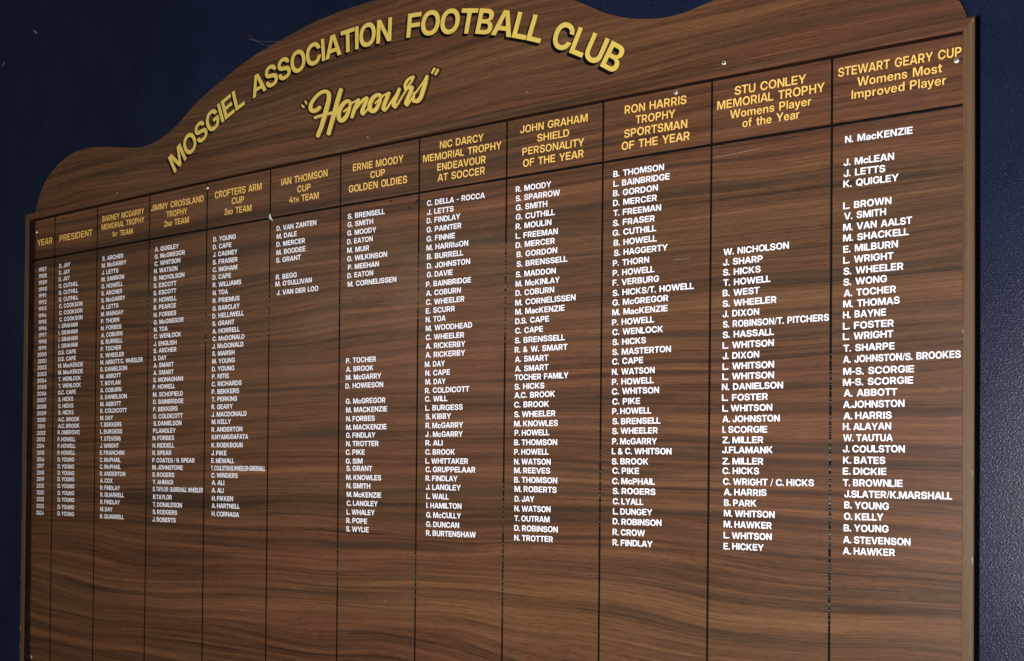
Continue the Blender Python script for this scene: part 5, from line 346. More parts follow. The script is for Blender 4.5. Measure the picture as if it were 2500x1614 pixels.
"hon":{"gold":[[[13900,23757],[13917,23751],[13932,23755],[13999,23820],[14003,23837],[13989,23855],[13966,23862],[13945,23855],[13889,23780],[13890,23767]],[[13987,23709],[14004,23704],[14019,23709],[14087,23784],[14089,23801],[14082,23812],[14073,23819],[14049,23824],[14031,23816],[13975,23734],[13975,23722]],[[13822,23730],[13809,23745],[13790,23754],[13770,23756],[13753,23750],[13706,23688],[13671,23649],[13489,23484],[13465,23488],[13448,23472],[13428,23472],[13417,23466],[13409,23422],[13361,23369],[13316,23330],[13409,23475],[13444,23571],[13438,23594],[13415,23613],[13388,23621],[13336,23625],[13416,23695],[13434,23720],[13462,23771],[13462,23783],[13453,23797],[13437,23807],[13420,23810],[13359,23806],[13300,23791],[13252,23771],[13218,23744],[13185,23698],[13173,23660],[13175,23629],[13192,23567],[13203,23550],[13030,23370],[12996,23342],[12966,23328],[12966,23337],[12982,23373],[13057,23493],[13103,23595],[13102,23611],[13090,23626],[13070,23637],[13050,23641],[13034,23638],[13022,23630],[12948,23517],[12930,23513],[12756,23344],[12728,23323],[12700,23310],[12692,23307],[12690,23312],[12708,23358],[12773,23465],[12824,23560],[12826,23575],[12819,23589],[12794,23607],[12766,23612],[12741,23603],[12603,23572],[12575,23600],[12550,23617],[12514,23629],[12467,23636],[12413,23634],[12360,23620],[12309,23597],[12274,23572],[12235,23529],[12212,23489],[12197,23436],[12197,23392],[12142,23351],[12102,23332],[12106,23347],[12134,23395],[12195,23486],[12225,23565],[12225,23581],[12217,23595],[12199,23611],[12179,23621],[12153,23623],[12087,23610],[12033,23588],[11979,23558],[11987,23582],[11985,23596],[11971,23612],[11949,23623],[11923,23624],[11897,23609],[11754,23579],[11723,23614],[11678,23643],[11630,23657],[11578,23657],[11514,23642],[11459,23615],[11402,23571],[11361,23521],[11360,23527],[11436,23733],[11492,23867],[11489,23886],[11477,23902],[11456,23916],[11432,23923],[11405,23922],[11388,23912],[11341,23832],[11296,23733],[11198,23485],[11065,23479],[11135,23670],[11153,23739],[11159,23800],[11145,23859],[11125,23892],[11102,23916],[11071,23938],[11036,23953],[10990,23966],[10943,23972],[10893,23973],[10851,23967],[10793,23952],[10727,23926],[10663,23891],[10599,23848],[10555,23812],[10519,23775],[10496,23735],[10485,23693],[10487,23655],[10501,23620],[10528,23588],[10564,23566],[10611,23549],[10666,23541],[10717,23542],[10771,23553],[10862,23595],[10871,23612],[10866,23632],[10854,23645],[10840,23654],[10805,23663],[10785,23660],[10725,23634],[10700,23627],[10653,23626],[10614,23634],[10602,23657],[10605,23689],[10619,23725],[10642,23756],[10682,23796],[10740,23837],[10796,23866],[10863,23890],[10921,23900],[10971,23895],[10995,23889],[11010,23881],[11027,23855],[11031,23809],[11017,23741],[10915,23480],[10772,23474],[10667,23465],[10652,23459],[10645,23449],[10646,23435],[10656,23423],[10672,23413],[10687,23410],[10831,23421],[10881,23423],[10891,23420],[10811,23230],[10716,23072],[10714,23055],[10720,23041],[10743,23020],[10775,23010],[10806,23011],[10828,23024],[10935,23187],[11042,23424],[11169,23427],[11175,23424],[11031,23063],[11036,23041],[11056,23021],[11087,23008],[11117,23006],[11139,23014],[11151,23028],[11314,23407],[11317,23358],[11327,23319],[11347,23278],[11375,23247],[11414,23223],[11456,23210],[11497,23207],[11538,23213],[11576,23228],[11612,23251],[11644,23281],[11677,23323],[11703,23366],[11723,23413],[11741,23474],[11747,23520],[11765,23528],[11769,23541],[11865,23559],[11768,23414],[11716,23290],[11716,23277],[11724,23262],[11739,23251],[11762,23243],[11787,23244],[11803,23255],[11872,23383],[11898,23408],[12008,23489],[12096,23534],[12011,23399],[11992,23355],[11991,23334],[11999,23312],[12037,23266],[12067,23252],[12085,23251],[12100,23254],[12215,23340],[12232,23315],[12252,23296],[12277,23278],[12306,23265],[12339,23255],[12364,23252],[12393,23253],[12421,23260],[12454,23274],[12481,23292],[12528,23342],[12573,23417],[12587,23456],[12595,23499],[12604,23507],[12606,23517],[12620,23523],[12629,23535],[12700,23549],[12703,23547],[12616,23417],[12593,23367],[12583,23311],[12589,23290],[12601,23272],[12618,23258],[12654,23236],[12675,23232],[12696,23235],[12773,23283],[12860,23370],[12861,23324],[12875,23296],[12925,23255],[12946,23248],[12967,23248],[12982,23255],[13053,23315],[13149,23426],[13272,23553],[13324,23559],[13332,23557],[13314,23522],[13213,23374],[13194,23339],[13189,23304],[13203,23276],[13252,23239],[13272,23233],[13293,23234],[13306,23241],[13316,23255],[13353,23284],[13405,23338],[13404,23303],[13412,23291],[13426,23281],[13518,23255],[13542,23253],[13569,23255],[13607,23268],[13640,23289],[13678,23327],[13700,23361],[13791,23574],[13825,23714]],[[13251,23623],[13248,23639],[13254,23658],[13287,23706],[13321,23730],[13381,23752],[13372,23728],[13349,23702]],[[13684,23598],[13581,23386],[13558,23360],[13528,23338],[13511,23331],[13480,23332],[13472,23424],[13484,23429],[13560,23492]],[[12511,23564],[12501,23512],[12391,23458],[12386,23451],[12392,23435],[12412,23426],[12423,23428],[12473,23451],[12447,23407],[12417,23373],[12389,23352],[12356,23338],[12338,23341],[12329,23349],[12320,23366],[12316,23403],[12328,23448],[12355,23493],[12386,23524],[12423,23546],[12472,23563]],[[10436,23754],[10446,23760],[10449,23770],[10418,23827],[10403,23841],[10379,23845],[10364,23837],[10364,23820],[10404,23764],[10420,23755]],[[11462,23298],[11453,23309],[11443,23335],[11441,23378],[11456,23431],[11491,23492],[11533,23535],[11578,23565],[11635,23581],[11650,23581],[11664,23576],[11674,23570],[11653,23499],[11513,23440],[11507,23433],[11507,23423],[11513,23414],[11536,23405],[11618,23429],[11605,23406],[11565,23357],[11534,23328],[11494,23305]],[[10361,23695],[10369,23705],[10366,23716],[10311,23766],[10289,23777],[10269,23775],[10259,23761],[10267,23746],[10330,23697],[10346,23692]]],"shadow":[[[13870,23749],[13884,23742],[13897,23741],[13936,23754],[14005,23821],[14006,23839],[13992,23855],[13979,23862],[13962,23865],[13917,23850],[13860,23776],[13859,23763]],[[13957,23701],[13971,23695],[13984,23694],[14001,23698],[14023,23708],[14092,23785],[14092,23803],[14079,23818],[14065,23825],[14049,23827],[14012,23818],[14003,23812],[13945,23727],[13945,23715]],[[13824,23732],[13807,23750],[13783,23758],[13758,23757],[13726,23746],[13648,23651],[13508,23521],[13474,23492],[13432,23481],[13410,23469],[13447,23567],[13445,23588],[13432,23606],[13409,23619],[13385,23624],[13343,23627],[13394,23669],[13427,23703],[13465,23770],[13464,23788],[13447,23805],[13420,23813],[13341,23806],[13263,23783],[13221,23765],[13194,23744],[13166,23712],[13148,23677],[13142,23652],[13144,23621],[13161,23557],[13172,23542],[12986,23352],[12972,23344],[12982,23365],[13061,23493],[13107,23595],[13104,23613],[13088,23631],[13067,23641],[13043,23643],[12994,23627],[12920,23515],[12898,23506],[12758,23367],[12699,23318],[12718,23369],[12776,23462],[12829,23561],[12829,23577],[12819,23593],[12805,23605],[12784,23613],[12766,23615],[12748,23612],[12713,23600],[12603,23575],[12567,23609],[12532,23627],[12478,23638],[12423,23638],[12370,23627],[12302,23604],[12263,23582],[12227,23552],[12230,23575],[12221,23594],[12197,23616],[12171,23625],[12150,23626],[12084,23613],[12041,23599],[11993,23578],[11987,23598],[11974,23613],[11956,23623],[11934,23628],[11886,23617],[11868,23606],[11754,23582],[11729,23614],[11686,23643],[11641,23658],[11600,23661],[11540,23653],[11474,23633],[11427,23609],[11387,23581],[11435,23720],[11496,23867],[11493,23886],[11479,23904],[11458,23918],[11432,23926],[11409,23926],[11371,23916],[11350,23900],[11279,23766],[11166,23485],[11073,23483],[11069,23485],[11139,23669],[11158,23744],[11162,23807],[11146,23864],[11127,23894],[11102,23920],[11071,23941],[11036,23956],[10990,23969],[10940,23975],[10893,23976],[10843,23969],[10770,23949],[10704,23925],[10646,23895],[10588,23858],[10527,23812],[10489,23774],[10464,23735],[10451,23694],[10450,23653],[10465,23612],[10493,23579],[10532,23555],[10584,23537],[10639,23529],[10697,23532],[10758,23544],[10803,23561],[10864,23592],[10874,23609],[10870,23631],[10859,23644],[10843,23655],[10824,23663],[10805,23666],[10750,23654],[10692,23629],[10653,23629],[10618,23636],[10613,23639],[10607,23654],[10608,23683],[10618,23714],[10637,23744],[10674,23784],[10719,23819],[10783,23856],[10840,23879],[10887,23889],[10937,23885],[10976,23872],[10992,23848],[10997,23801],[10982,23734],[10884,23483],[10881,23480],[10784,23478],[10665,23467],[10624,23456],[10610,23444],[10610,23430],[10617,23417],[10633,23405],[10652,23399],[10816,23410],[10851,23412],[10855,23409],[10777,23222],[10682,23066],[10679,23047],[10687,23030],[10699,23017],[10716,23006],[10751,22997],[10794,23003],[10828,23019],[10938,23185],[11041,23411],[11055,23415],[11135,23415],[11139,23414],[11135,23404],[11055,23210],[10996,23052],[11000,23036],[11011,23020],[11028,23007],[11049,22998],[11087,22995],[11137,23009],[11154,23025],[11285,23325],[11288,23324],[11309,23276],[11331,23248],[11358,23226],[11392,23209],[11430,23199],[11471,23196],[11524,23205],[11564,23219],[11602,23239],[11635,23266],[11690,23337],[11714,23380],[11732,23428],[11745,23473],[11750,23517],[11765,23524],[11775,23537],[11828,23546],[11735,23406],[11682,23282],[11683,23266],[11693,23251],[11710,23239],[11732,23232],[11773,23236],[11803,23249],[11881,23387],[11969,23459],[12053,23511],[11975,23387],[11959,23345],[11959,23324],[11965,23304],[12008,23254],[12027,23245],[12045,23240],[12086,23245],[12110,23256],[12124,23270],[12190,23318],[12230,23278],[12256,23263],[12288,23250],[12321,23242],[12346,23240],[12410,23252],[12471,23281],[12515,23320],[12546,23362],[12573,23409],[12588,23448],[12599,23495],[12607,23504],[12609,23514],[12622,23520],[12632,23531],[12664,23537],[12666,23533],[12585,23412],[12559,23354],[12553,23327],[12552,23298],[12558,23279],[12571,23262],[12591,23245],[12629,23224],[12650,23221],[12679,23225],[12703,23234],[12763,23271],[12826,23328],[12833,23306],[12843,23288],[12890,23248],[12922,23237],[12953,23240],[12983,23252],[13050,23307],[13145,23417],[13269,23546],[13296,23549],[13299,23545],[13280,23511],[13188,23376],[13163,23332],[13158,23297],[13173,23266],[13217,23231],[13248,23222],[13279,23226],[13305,23236],[13318,23252],[13371,23297],[13382,23282],[13399,23270],[13471,23248],[13515,23242],[13559,23248],[13609,23266],[13643,23288],[13676,23320],[13703,23358],[13767,23503],[13797,23581],[13828,23713]],[[13254,23641],[13262,23667],[13285,23698],[13311,23721],[13346,23738],[13348,23735],[13342,23724],[13324,23701]],[[13483,23335],[13476,23423],[13486,23427],[13634,23550],[13551,23379],[13509,23338],[13500,23333]],[[12479,23554],[12469,23505],[12354,23447],[12356,23430],[12366,23421],[12376,23417],[12391,23416],[12430,23427],[12432,23425],[12382,23363],[12349,23341],[12341,23343],[12333,23348],[12326,23360],[12319,23395],[12327,23435],[12349,23478],[12375,23510],[12407,23535],[12447,23552]],[[10392,23743],[10420,23746],[10441,23752],[10453,23767],[10421,23830],[10407,23842],[10391,23847],[10367,23846],[10340,23838],[10330,23832],[10326,23821],[10330,23810],[10367,23757],[10376,23749]],[[11639,23563],[11622,23494],[11482,23435],[11474,23428],[11476,23409],[11487,23399],[11502,23394],[11532,23397],[11578,23411],[11553,23375],[11515,23334],[11486,23312],[11462,23301],[11445,23340],[11445,23377],[11463,23435],[11490,23484],[11527,23525],[11575,23560],[11612,23571],[11624,23570]],[[10371,23699],[10373,23709],[10366,23722],[10301,23776],[10285,23780],[10265,23778],[10233,23769],[10226,23762],[10224,23751],[10230,23739],[10298,23685],[10318,23681],[10341,23685]]],"inner":[[[14111,23811],[14095,23829],[14075,23840],[14052,23846],[14029,23845],[14012,23864],[13992,23876],[13969,23883],[13945,23883],[13920,23870],[13865,23797],[13860,23781],[13865,23762],[13880,23745],[13900,23734],[13924,23729],[13944,23732],[13956,23708],[13977,23691],[14001,23683],[14024,23684],[14044,23694],[14113,23771],[14119,23790]],[[13849,23732],[13830,23756],[13800,23773],[13766,23778],[13736,23771],[13724,23760],[13715,23744],[13671,23692],[13623,23642],[13481,23516],[13475,23510],[13461,23510],[13457,23512],[13474,23565],[13469,23592],[13457,23609],[13443,23622],[13401,23642],[13441,23680],[13468,23719],[13491,23765],[13491,23780],[13486,23794],[13475,23808],[13460,23819],[13444,23827],[13423,23832],[13351,23829],[13292,23814],[13255,23801],[13221,23784],[13194,23761],[13166,23725],[13148,23687],[13143,23657],[13148,23623],[13168,23556],[13073,23457],[13131,23580],[13133,23603],[13120,23628],[13095,23649],[13063,23661],[13028,23662],[13009,23656],[12996,23645],[12927,23539],[12904,23528],[12769,23396],[12852,23547],[12856,23562],[12851,23586],[12834,23607],[12808,23624],[12780,23633],[12745,23633],[12722,23624],[12610,23599],[12574,23628],[12528,23648],[12474,23658],[12422,23659],[12374,23651],[12323,23634],[12287,23617],[12252,23592],[12215,23628],[12193,23639],[12171,23645],[12142,23646],[12084,23636],[12011,23607],[11990,23627],[11970,23638],[11948,23645],[11923,23648],[11897,23643],[11876,23630],[11764,23607],[11731,23638],[11689,23663],[11645,23677],[11596,23682],[11555,23679],[11514,23669],[11476,23656],[11439,23636],[11467,23722],[11522,23851],[11524,23872],[11512,23901],[11484,23926],[11446,23943],[11405,23947],[11379,23941],[11359,23928],[11311,23846],[11265,23744],[11171,23508],[11111,23504],[11170,23669],[11189,23746],[11190,23811],[11182,23844],[11167,23876],[11146,23907],[11117,23935],[11086,23955],[11043,23974],[10997,23987],[10939,23996],[10885,23997],[10838,23991],[10742,23963],[10646,23916],[10541,23842],[10479,23777],[10443,23840],[10428,23853],[10410,23862],[10383,23869],[10355,23866],[10336,23855],[10328,23840],[10334,23814],[10384,23749],[10416,23733],[10457,23731],[10450,23685],[10456,23646],[10476,23608],[10505,23576],[10541,23552],[10592,23531],[10647,23519],[10702,23516],[10779,23527],[10837,23550],[10891,23579],[10902,23596],[10904,23615],[10895,23638],[10873,23660],[10843,23677],[10812,23685],[10769,23683],[10688,23651],[10637,23651],[10636,23668],[10642,23694],[10672,23741],[10704,23773],[10741,23802],[10795,23833],[10841,23854],[10895,23870],[10933,23876],[10976,23871],[10987,23868],[10993,23861],[10999,23820],[10985,23752],[10888,23504],[10764,23498],[10651,23488],[10628,23479],[10613,23460],[10612,23441],[10623,23420],[10645,23401],[10672,23390],[10703,23386],[10828,23396],[10845,23395],[10779,23240],[10684,23084],[10681,23061],[10691,23035],[10705,23019],[10724,23005],[10748,22994],[10771,22987],[10818,22987],[10837,22994],[10853,23004],[10966,23174],[11070,23402],[11128,23400],[11039,23180],[11000,23079],[10998,23060],[11009,23031],[11033,23008],[11068,22990],[11106,22982],[11149,22988],[11167,22998],[11179,23011],[11304,23296],[11333,23254],[11371,23221],[11415,23199],[11467,23186],[11498,23184],[11531,23186],[11583,23201],[11638,23234],[11683,23278],[11702,23250],[11728,23231],[11766,23220],[11799,23221],[11818,23228],[11833,23242],[11901,23368],[11945,23408],[12006,23454],[11965,23378],[11960,23353],[11961,23331],[11975,23300],[12005,23264],[12024,23247],[12049,23235],[12085,23228],[12122,23234],[12212,23301],[12252,23268],[12299,23244],[12353,23230],[12407,23231],[12450,23243],[12484,23260],[12519,23286],[12550,23320],[12564,23281],[12590,23251],[12643,23218],[12665,23211],[12689,23209],[12718,23216],[12770,23246],[12840,23303],[12867,23272],[12918,23235],[12939,23227],[12960,23225],[12996,23232],[13079,23300],[13182,23418],[13252,23489],[13177,23373],[13160,23332],[13160,23309],[13166,23288],[13179,23268],[13200,23248],[13228,23228],[13248,23217],[13276,23211],[13300,23211],[13327,23222],[13343,23240],[13392,23279],[13423,23259],[13505,23236],[13547,23231],[13583,23234],[13627,23249],[13662,23272],[13704,23313],[13727,23349],[13791,23494],[13822,23574],[13853,23706]],[[13507,23356],[13503,23408],[13594,23484],[13557,23404],[13534,23376]],[[12397,23492],[12423,23515],[12475,23538],[12472,23528]],[[10242,23794],[10230,23783],[10225,23767],[10230,23750],[10246,23732],[10302,23686],[10322,23675],[10357,23668],[10385,23675],[10402,23694],[10399,23716],[10388,23731],[10332,23781],[10312,23793],[10289,23800],[10265,23801]],[[12352,23364],[12346,23393],[12358,23437],[12376,23418],[12405,23404],[12380,23380]],[[11635,23556],[11626,23517],[11516,23471],[11539,23500],[11570,23526],[11601,23546]],[[11477,23328],[11472,23362],[11483,23409],[11508,23391],[11543,23379],[11507,23345]]],"outer":[[[14130,23811],[14115,23830],[14095,23845],[14065,23857],[14035,23861],[14015,23879],[13992,23891],[13955,23898],[13922,23892],[13903,23878],[13846,23803],[13841,23784],[13847,23760],[13816,23780],[13783,23791],[13749,23792],[13722,23783],[13708,23771],[13699,23755],[13637,23683],[13491,23549],[13492,23577],[13481,23602],[13460,23626],[13432,23644],[13471,23688],[13508,23752],[13511,23774],[13503,23796],[13492,23811],[13475,23826],[13454,23837],[13433,23844],[13403,23847],[13320,23839],[13235,23811],[13205,23794],[13178,23771],[13154,23742],[13135,23710],[13126,23681],[13125,23648],[13088,23668],[13053,23677],[13018,23676],[12989,23664],[12976,23651],[12912,23552],[12890,23541],[12855,23506],[12875,23553],[12875,23571],[12867,23591],[12851,23612],[12829,23629],[12801,23642],[12773,23649],[12736,23647],[12709,23638],[12614,23617],[12578,23642],[12531,23661],[12481,23672],[12424,23674],[12381,23668],[12330,23655],[12291,23639],[12251,23617],[12215,23644],[12193,23654],[12167,23660],[12138,23661],[12084,23652],[12015,23628],[11967,23655],[11944,23661],[11919,23663],[11886,23658],[11861,23644],[11772,23625],[11737,23652],[11708,23670],[11671,23685],[11637,23693],[11600,23697],[11555,23695],[11476,23675],[11492,23726],[11542,23845],[11544,23874],[11529,23906],[11499,23934],[11458,23954],[11412,23962],[11386,23961],[11364,23954],[11346,23944],[11334,23930],[11266,23803],[11154,23524],[11141,23521],[11191,23663],[11208,23732],[11212,23793],[11199,23852],[11183,23884],[11164,23912],[11137,23938],[11108,23959],[11074,23977],[11039,23991],[10997,24002],[10947,24010],[10889,24012],[10839,24008],[10773,23992],[10711,23970],[10649,23940],[10587,23901],[10525,23855],[10482,23815],[10455,23851],[10422,23873],[10379,23884],[10339,23880],[10319,23868],[10308,23852],[10307,23830],[10316,23809],[10268,23817],[10229,23809],[10215,23799],[10205,23784],[10207,23754],[10225,23729],[10288,23677],[10314,23662],[10342,23654],[10378,23654],[10405,23664],[10423,23687],[10421,23715],[10431,23713],[10429,23675],[10437,23641],[10455,23605],[10479,23577],[10509,23553],[10545,23533],[10588,23517],[10645,23503],[10624,23498],[10606,23488],[10594,23474],[10589,23458],[10591,23439],[10600,23421],[10614,23405],[10633,23391],[10664,23377],[10696,23371],[10814,23378],[10759,23249],[10660,23080],[10662,23053],[10676,23026],[10701,23002],[10736,22982],[10779,22971],[10818,22971],[10851,22980],[10875,22998],[10978,23152],[11022,23239],[11085,23385],[11098,23386],[10980,23087],[10977,23066],[10990,23029],[11022,22997],[11068,22975],[11095,22968],[11122,22967],[11167,22977],[11186,22988],[11198,23002],[11308,23252],[11312,23253],[11350,23217],[11390,23194],[11438,23177],[11483,23170],[11539,23171],[11586,23184],[11631,23206],[11684,23246],[11710,23225],[11740,23211],[11773,23204],[11806,23206],[11832,23215],[11850,23231],[11917,23355],[11941,23379],[11943,23327],[11952,23304],[11969,23280],[11997,23249],[12019,23233],[12049,23220],[12082,23213],[12113,23215],[12140,23223],[12212,23279],[12256,23249],[12310,23226],[12364,23215],[12415,23216],[12451,23225],[12480,23238],[12514,23258],[12543,23282],[12561,23257],[12586,23235],[12632,23207],[12668,23196],[12704,23195],[12732,23203],[12799,23243],[12837,23276],[12840,23276],[12890,23235],[12911,23223],[12946,23212],[12981,23211],[13006,23217],[13022,23227],[13089,23283],[13140,23339],[13143,23299],[13165,23260],[13217,23218],[13259,23200],[13297,23196],[13328,23203],[13345,23213],[13359,23230],[13396,23258],[13426,23243],[13519,23219],[13566,23217],[13605,23223],[13648,23241],[13686,23268],[13721,23304],[13749,23350],[13814,23497],[13843,23578],[13872,23703],[13871,23721],[13864,23741],[13897,23721],[13931,23715],[13951,23693],[13977,23676],[14007,23669],[14035,23671],[14059,23684],[14130,23763],[14137,23784]],[[10972,23857],[10978,23829],[10972,23787],[10953,23728],[10917,23639],[10892,23665],[10866,23683],[10835,23695],[10804,23701],[10760,23698],[10686,23668],[10661,23664],[10658,23667],[10665,23690],[10688,23727],[10727,23766],[10773,23799],[10826,23828],[10885,23850],[10933,23860]]]}
}

SPACE = 0.42


def side(c):
    if c in 'AVTYvyWwL/ft':
        return 0.012
    if c in 'OCGQSoceas&':
        return 0.042
    if c in '.,\u2013-':
        return 0.025
    return 0.062


def layout(text, small=0.72, space=SPACE, loose=1.0, font=GT):
    """[(char, x, scale)], total width in cap heights"""
    x, prev, sc, out = 0.0, None, 1.0, []
    for c in text:
        if c == '{':
            sc = small
            continue
        if c == '}':
            sc = 1.0
            continue
        if c == ' ':
            x += space * sc
            prev = None
            continue
        if prev:
            x += (side(prev) + side(c)) * loose * sc
        out.append((c, x, sc))
        x += font[c][0] * sc
        prev = c
    return out, x


def write(lines, y, rnd, jitter=True, loose=1.0, font=GT):
    """lines: (text, x, z, angle, width, cap) in metres -> verts, faces"""
    VV, FF = [], []
    for n_line, (text, x0, z0, th, wd, cap) in enumerate(lines):
        lay, nat = layout(text, space=(0.60 if loose > 1 or z0 > Z_TIGHT else SPACE), loose=loose, font=font)
        kx = wd / nat
        ct, st = math.cos(th), math.sin(th)
        for i, (c, gx, sc) in enumerate(lay):
            n0 = len(VV)
            dy = (rnd.uniform(-0.00025, 0.00025) if jitter else 0)
            dr = (rnd.uniform(-0.006, 0.006) if jitter else 0)
            yy = y - 0.00006 * (i % 3)
            gw, V, T = font[c]
            for vx, vz in V:
                px = gx * kx + vx * sc * kx
                pz = vz * sc * cap + dy + dr * vx * kx
                VV.append((x0 + px * ct - pz * st, yy, z0 + px * st + pz * ct))
            if text == 'M. HARRISON' and c == 'S':      # the top of this letter has flaked off
                T = [t for t in T if sum(V[k][1] for k in t) / 3 < 0.62 or sum(V[k][0] for k in t) / 3 > 0.55]
            FF += [tuple(n0 + k for k in t) for t in T]
    return VV, FF


def loops_mesh(loops, y):
    V, T = fill_loops([[(p[0] / 1e4, p[1] / 1e4) for p in l] for l in loops])
    return [(x, y, z) for x, z in V], T


# ------------------------------------------------------------------ the wall
def grid_wall():
    v = [(-6, 0, -1.6), (7, 0, -1.6), (7, 0, 5), (-6, 0, 5), (-6, 0.12, -1.6), (7, 0.12, -1.6), (7, 0.12, 5), (-6, 0.12, 5)]
    f = [(0, 1, 2, 3), (5, 4, 7, 6), (1, 5, 6, 2), (4, 0, 3, 7), (3, 2, 6, 7), (4, 5, 1, 0)]
    o = mesh_obj('wall', [Vector(a) + Vector((0, 0.0045, 0)) for a in v], f, M_WALL, base=Vector((0, 0.0045, 0)))
    o['kind'] = 'structure'
    return o


wall = grid_wall()
rc = random.Random(5)


def ragged(name, x, z, rx, rz, y, mat, parent, ang=0.0, n=9, thick=0.0004, base=BASE):
    pts = []
    for k in range(n):
        a = 2 * math.pi * k / n
        r = rc.uniform(0.65, 1.15)
        px, pz = rx * r * math.cos(a), rz * r * math.sin(a)
        pts.append((x + px * math.cos(ang) - pz * math.sin(ang), z + px * math.sin(ang) + pz * math.cos(ang)))
    V = [(p[0], y - thick, p[1]) for p in pts] + [(x + (p[0] - x) * 1.12, y, z + (p[1] - z) * 1.12) for p in pts]
    F = [tuple(range(n))] + [(i + n, (i + 1) % n + n, (i + 1) % n, i) for i in range(n)]
    return mesh_obj(name, V, F, mat, parent, base=base)


WB = Vector((0, 0.0045, 0))
mi = DATA['misc']
ragged('paint_chip', mi['wm'][0] / 1e4, mi['wm'][1] / 1e4, 0.010, 0.0028, 0.0045, M_CHIP, wall, -0.5, base=WB)
ragged('paint_chip', mi['wm2'][0] / 1e4, mi['wm2'][1] / 1e4, 0.007, 0.003, 0.0045, M_CHIP, wall, 0.8, base=WB)

# ------------------------------------------------------------------ the board
board = bpy.data.objects.new('honours_board', None)
board.empty_display_size = 0.2
COLL.objects.link(board)
board.location = BASE
board['label'] = 'walnut honours board with gold club title and columns of white names on navy wall'
board['category'] = 'honours board'

Z_TOP, Z_BOT, FW, DEP = 2.2452, 1.1195, 0.0178, 0.0175


def top_z(x):
    t = min(1.0, max(0.0, x / 2.4))
    return Z_TOP + 0.0102 * 4 * t * (1 - t)


# backing panel that carries the columns
N = 24
xs = [-0.004 + 2.408 * i / N for i in range(N + 1)]
V = [(x, 0.0, Z_BOT - 0.004) for x in xs] + [(x, 0.0, top_z(x) + 0.004) for x in xs]
V += [(x, 0.004, Z_BOT - 0.004) for x in xs] + [(x, 0.004, top_z(x) + 0.004) for x in xs]
n = N + 1
F = [(i, i + 1, n + i + 1, n + i) for i in range(N)] + [(2 * n + i + 1, 2 * n + i, 3 * n + i, 3 * n + i + 1) for i in range(N)]
F += [(n + i, n + i + 1, 3 * n + i + 1, 3 * n + i) for i in range(N)] + [(i + 1, i, 2 * n + i, 2 * n + i + 1) for i in range(N)]
mesh_obj('name_panel', V, F, M_PANEL, board)

# shaped header above the frame, mirrored about the middle of the board
left = [(p[0] / 1e4, p[1] / 1e4) for p in DATA['ped']]
left = [(left[0][0], top_z(0) + 0.006)] + left


def smooth_pts(P, it=2):
    for _ in range(it):
        Q = [P[0]]
        for a, b in zip(P, P[1:]):
            Q += [(a[0] * .75 + b[0] * .25, a[1] * .75 + b[1] * .25), (a[0] * .25 + b[0] * .75, a[1] * .25 + b[1] * .75)]
        Q.append(P[-1])
        P = Q
    return P


right = [(2.4 - x + 0.032 * min(1.0, max(0.0, (2.395 - z) / 0.10)), z + 0.003) for x, z in left][::-1]
mid = [(1.16, 2.5512), (1.2, 2.5518), (1.24, 2.5516)]
outline = smooth_pts(left + mid + right)
loop = outline + [(2.4 - 2.4 * i / 30, top_z(2.4 - 2.4 * i / 30) + 0.0045) for i in range(1, 30)]
Vf, T = fill_loops([loop])
n = len(Vf)
V = [(x, 0.0, z) for x, z in Vf] + [(x, 0.004, z) for x, z in Vf]
F = list(T) + [(a + n, c + n, b + n) for a, b, c in T]
fm = [0] * len(F)
for i in range(n):
    j = (i + 1) % n
    F.append((i, i + n, j + n, j))
    fm.append(1)
header = mesh_obj('header_panel', V, F, [M_PED, M_RIM], board, fm)


# mitred frame rails: profile (distance outward from the inner edge, height off the panel, material)
PROF = [(0.0, -0.0002, 1), (0.0, DEP - 0.0016, 0), (0.0005, DEP - 0.0006, 0), (0.0016, DEP, 0), (FW - 0.0022, DEP, 0), (FW - 0.0006, DEP - 0.0009, 0),
        (FW, DEP - 0.0024, 1), (FW, -0.004, 1)]


def rail(stations, mat, name='frame_rail', horizontal=False):
    """stations: (x, z, outward dx, outward dz) along the inner edge"""
    V, F, fm = [], [], []
    m = len(PROF)
    for x, z, dx, dz in stations:
        for o, h, _ in PROF:
            V.append((x + dx * o, -h, z + dz * o))
    for i in range(len(stations) - 1):
        for k in range(m - 1):
            F.append((i * m + k, (i + 1) * m + k, (i + 1) * m + k + 1, i * m + k + 1))
            fm.append(0 if (PROF[k][2] == 0 and PROF[k + 1][2] == 0) or (horizontal and k >= 5) else 1)
    F.append(tuple(range(m)))
    F.append(tuple(range((len(stations) - 1) * m, len(stations) * m))[::-1])
    fm += [1, 1]
    o = mesh_obj(name, V, F, [mat, M_EDGE], board, fm)
    bm = bmesh.new()
    bm.from_mesh(o.data)
    bmesh.ops.recalc_face_normals(bm, faces=bm.faces)
    bm.to_mesh(o.data)
    bm.free()
    return o


g = 0.00035     # hairline at the mitres
XL, XR = 0.0265, 2.4055     # inner edges of the side rails
XL = 0.0270
st = []
for i in range(25):
    x = XL + (XR - XL) * i / 24
    dx = -1 if i == 0 else (1 if i == 24 else 0)
    st.append((x + (g if i == 0 else -g if i == 24 else 0), top_z(x), dx, 1))
rail(st, M_RAIL_H, horizontal=True)
zl, zr = top_z(XL), top_z(XR)
rail([(XL, zl, -1, 1), (XL - 0.0005, 1.7, -1, 0), (XL, Z_BOT, -1, -1)], M_RAIL_V)
rail([(XR, zr, 1, 1), (XR + 0.0007, 1.8, 1, 0), (XR - 0.0005, Z_BOT, 1, -1)], M_RAIL_V)
rail([(XL + g, Z_BOT, -1, -1), (XR - g, Z_BOT, 1, -1)], M_RAIL_H)

# ruled lines
rr = random.Random(11)


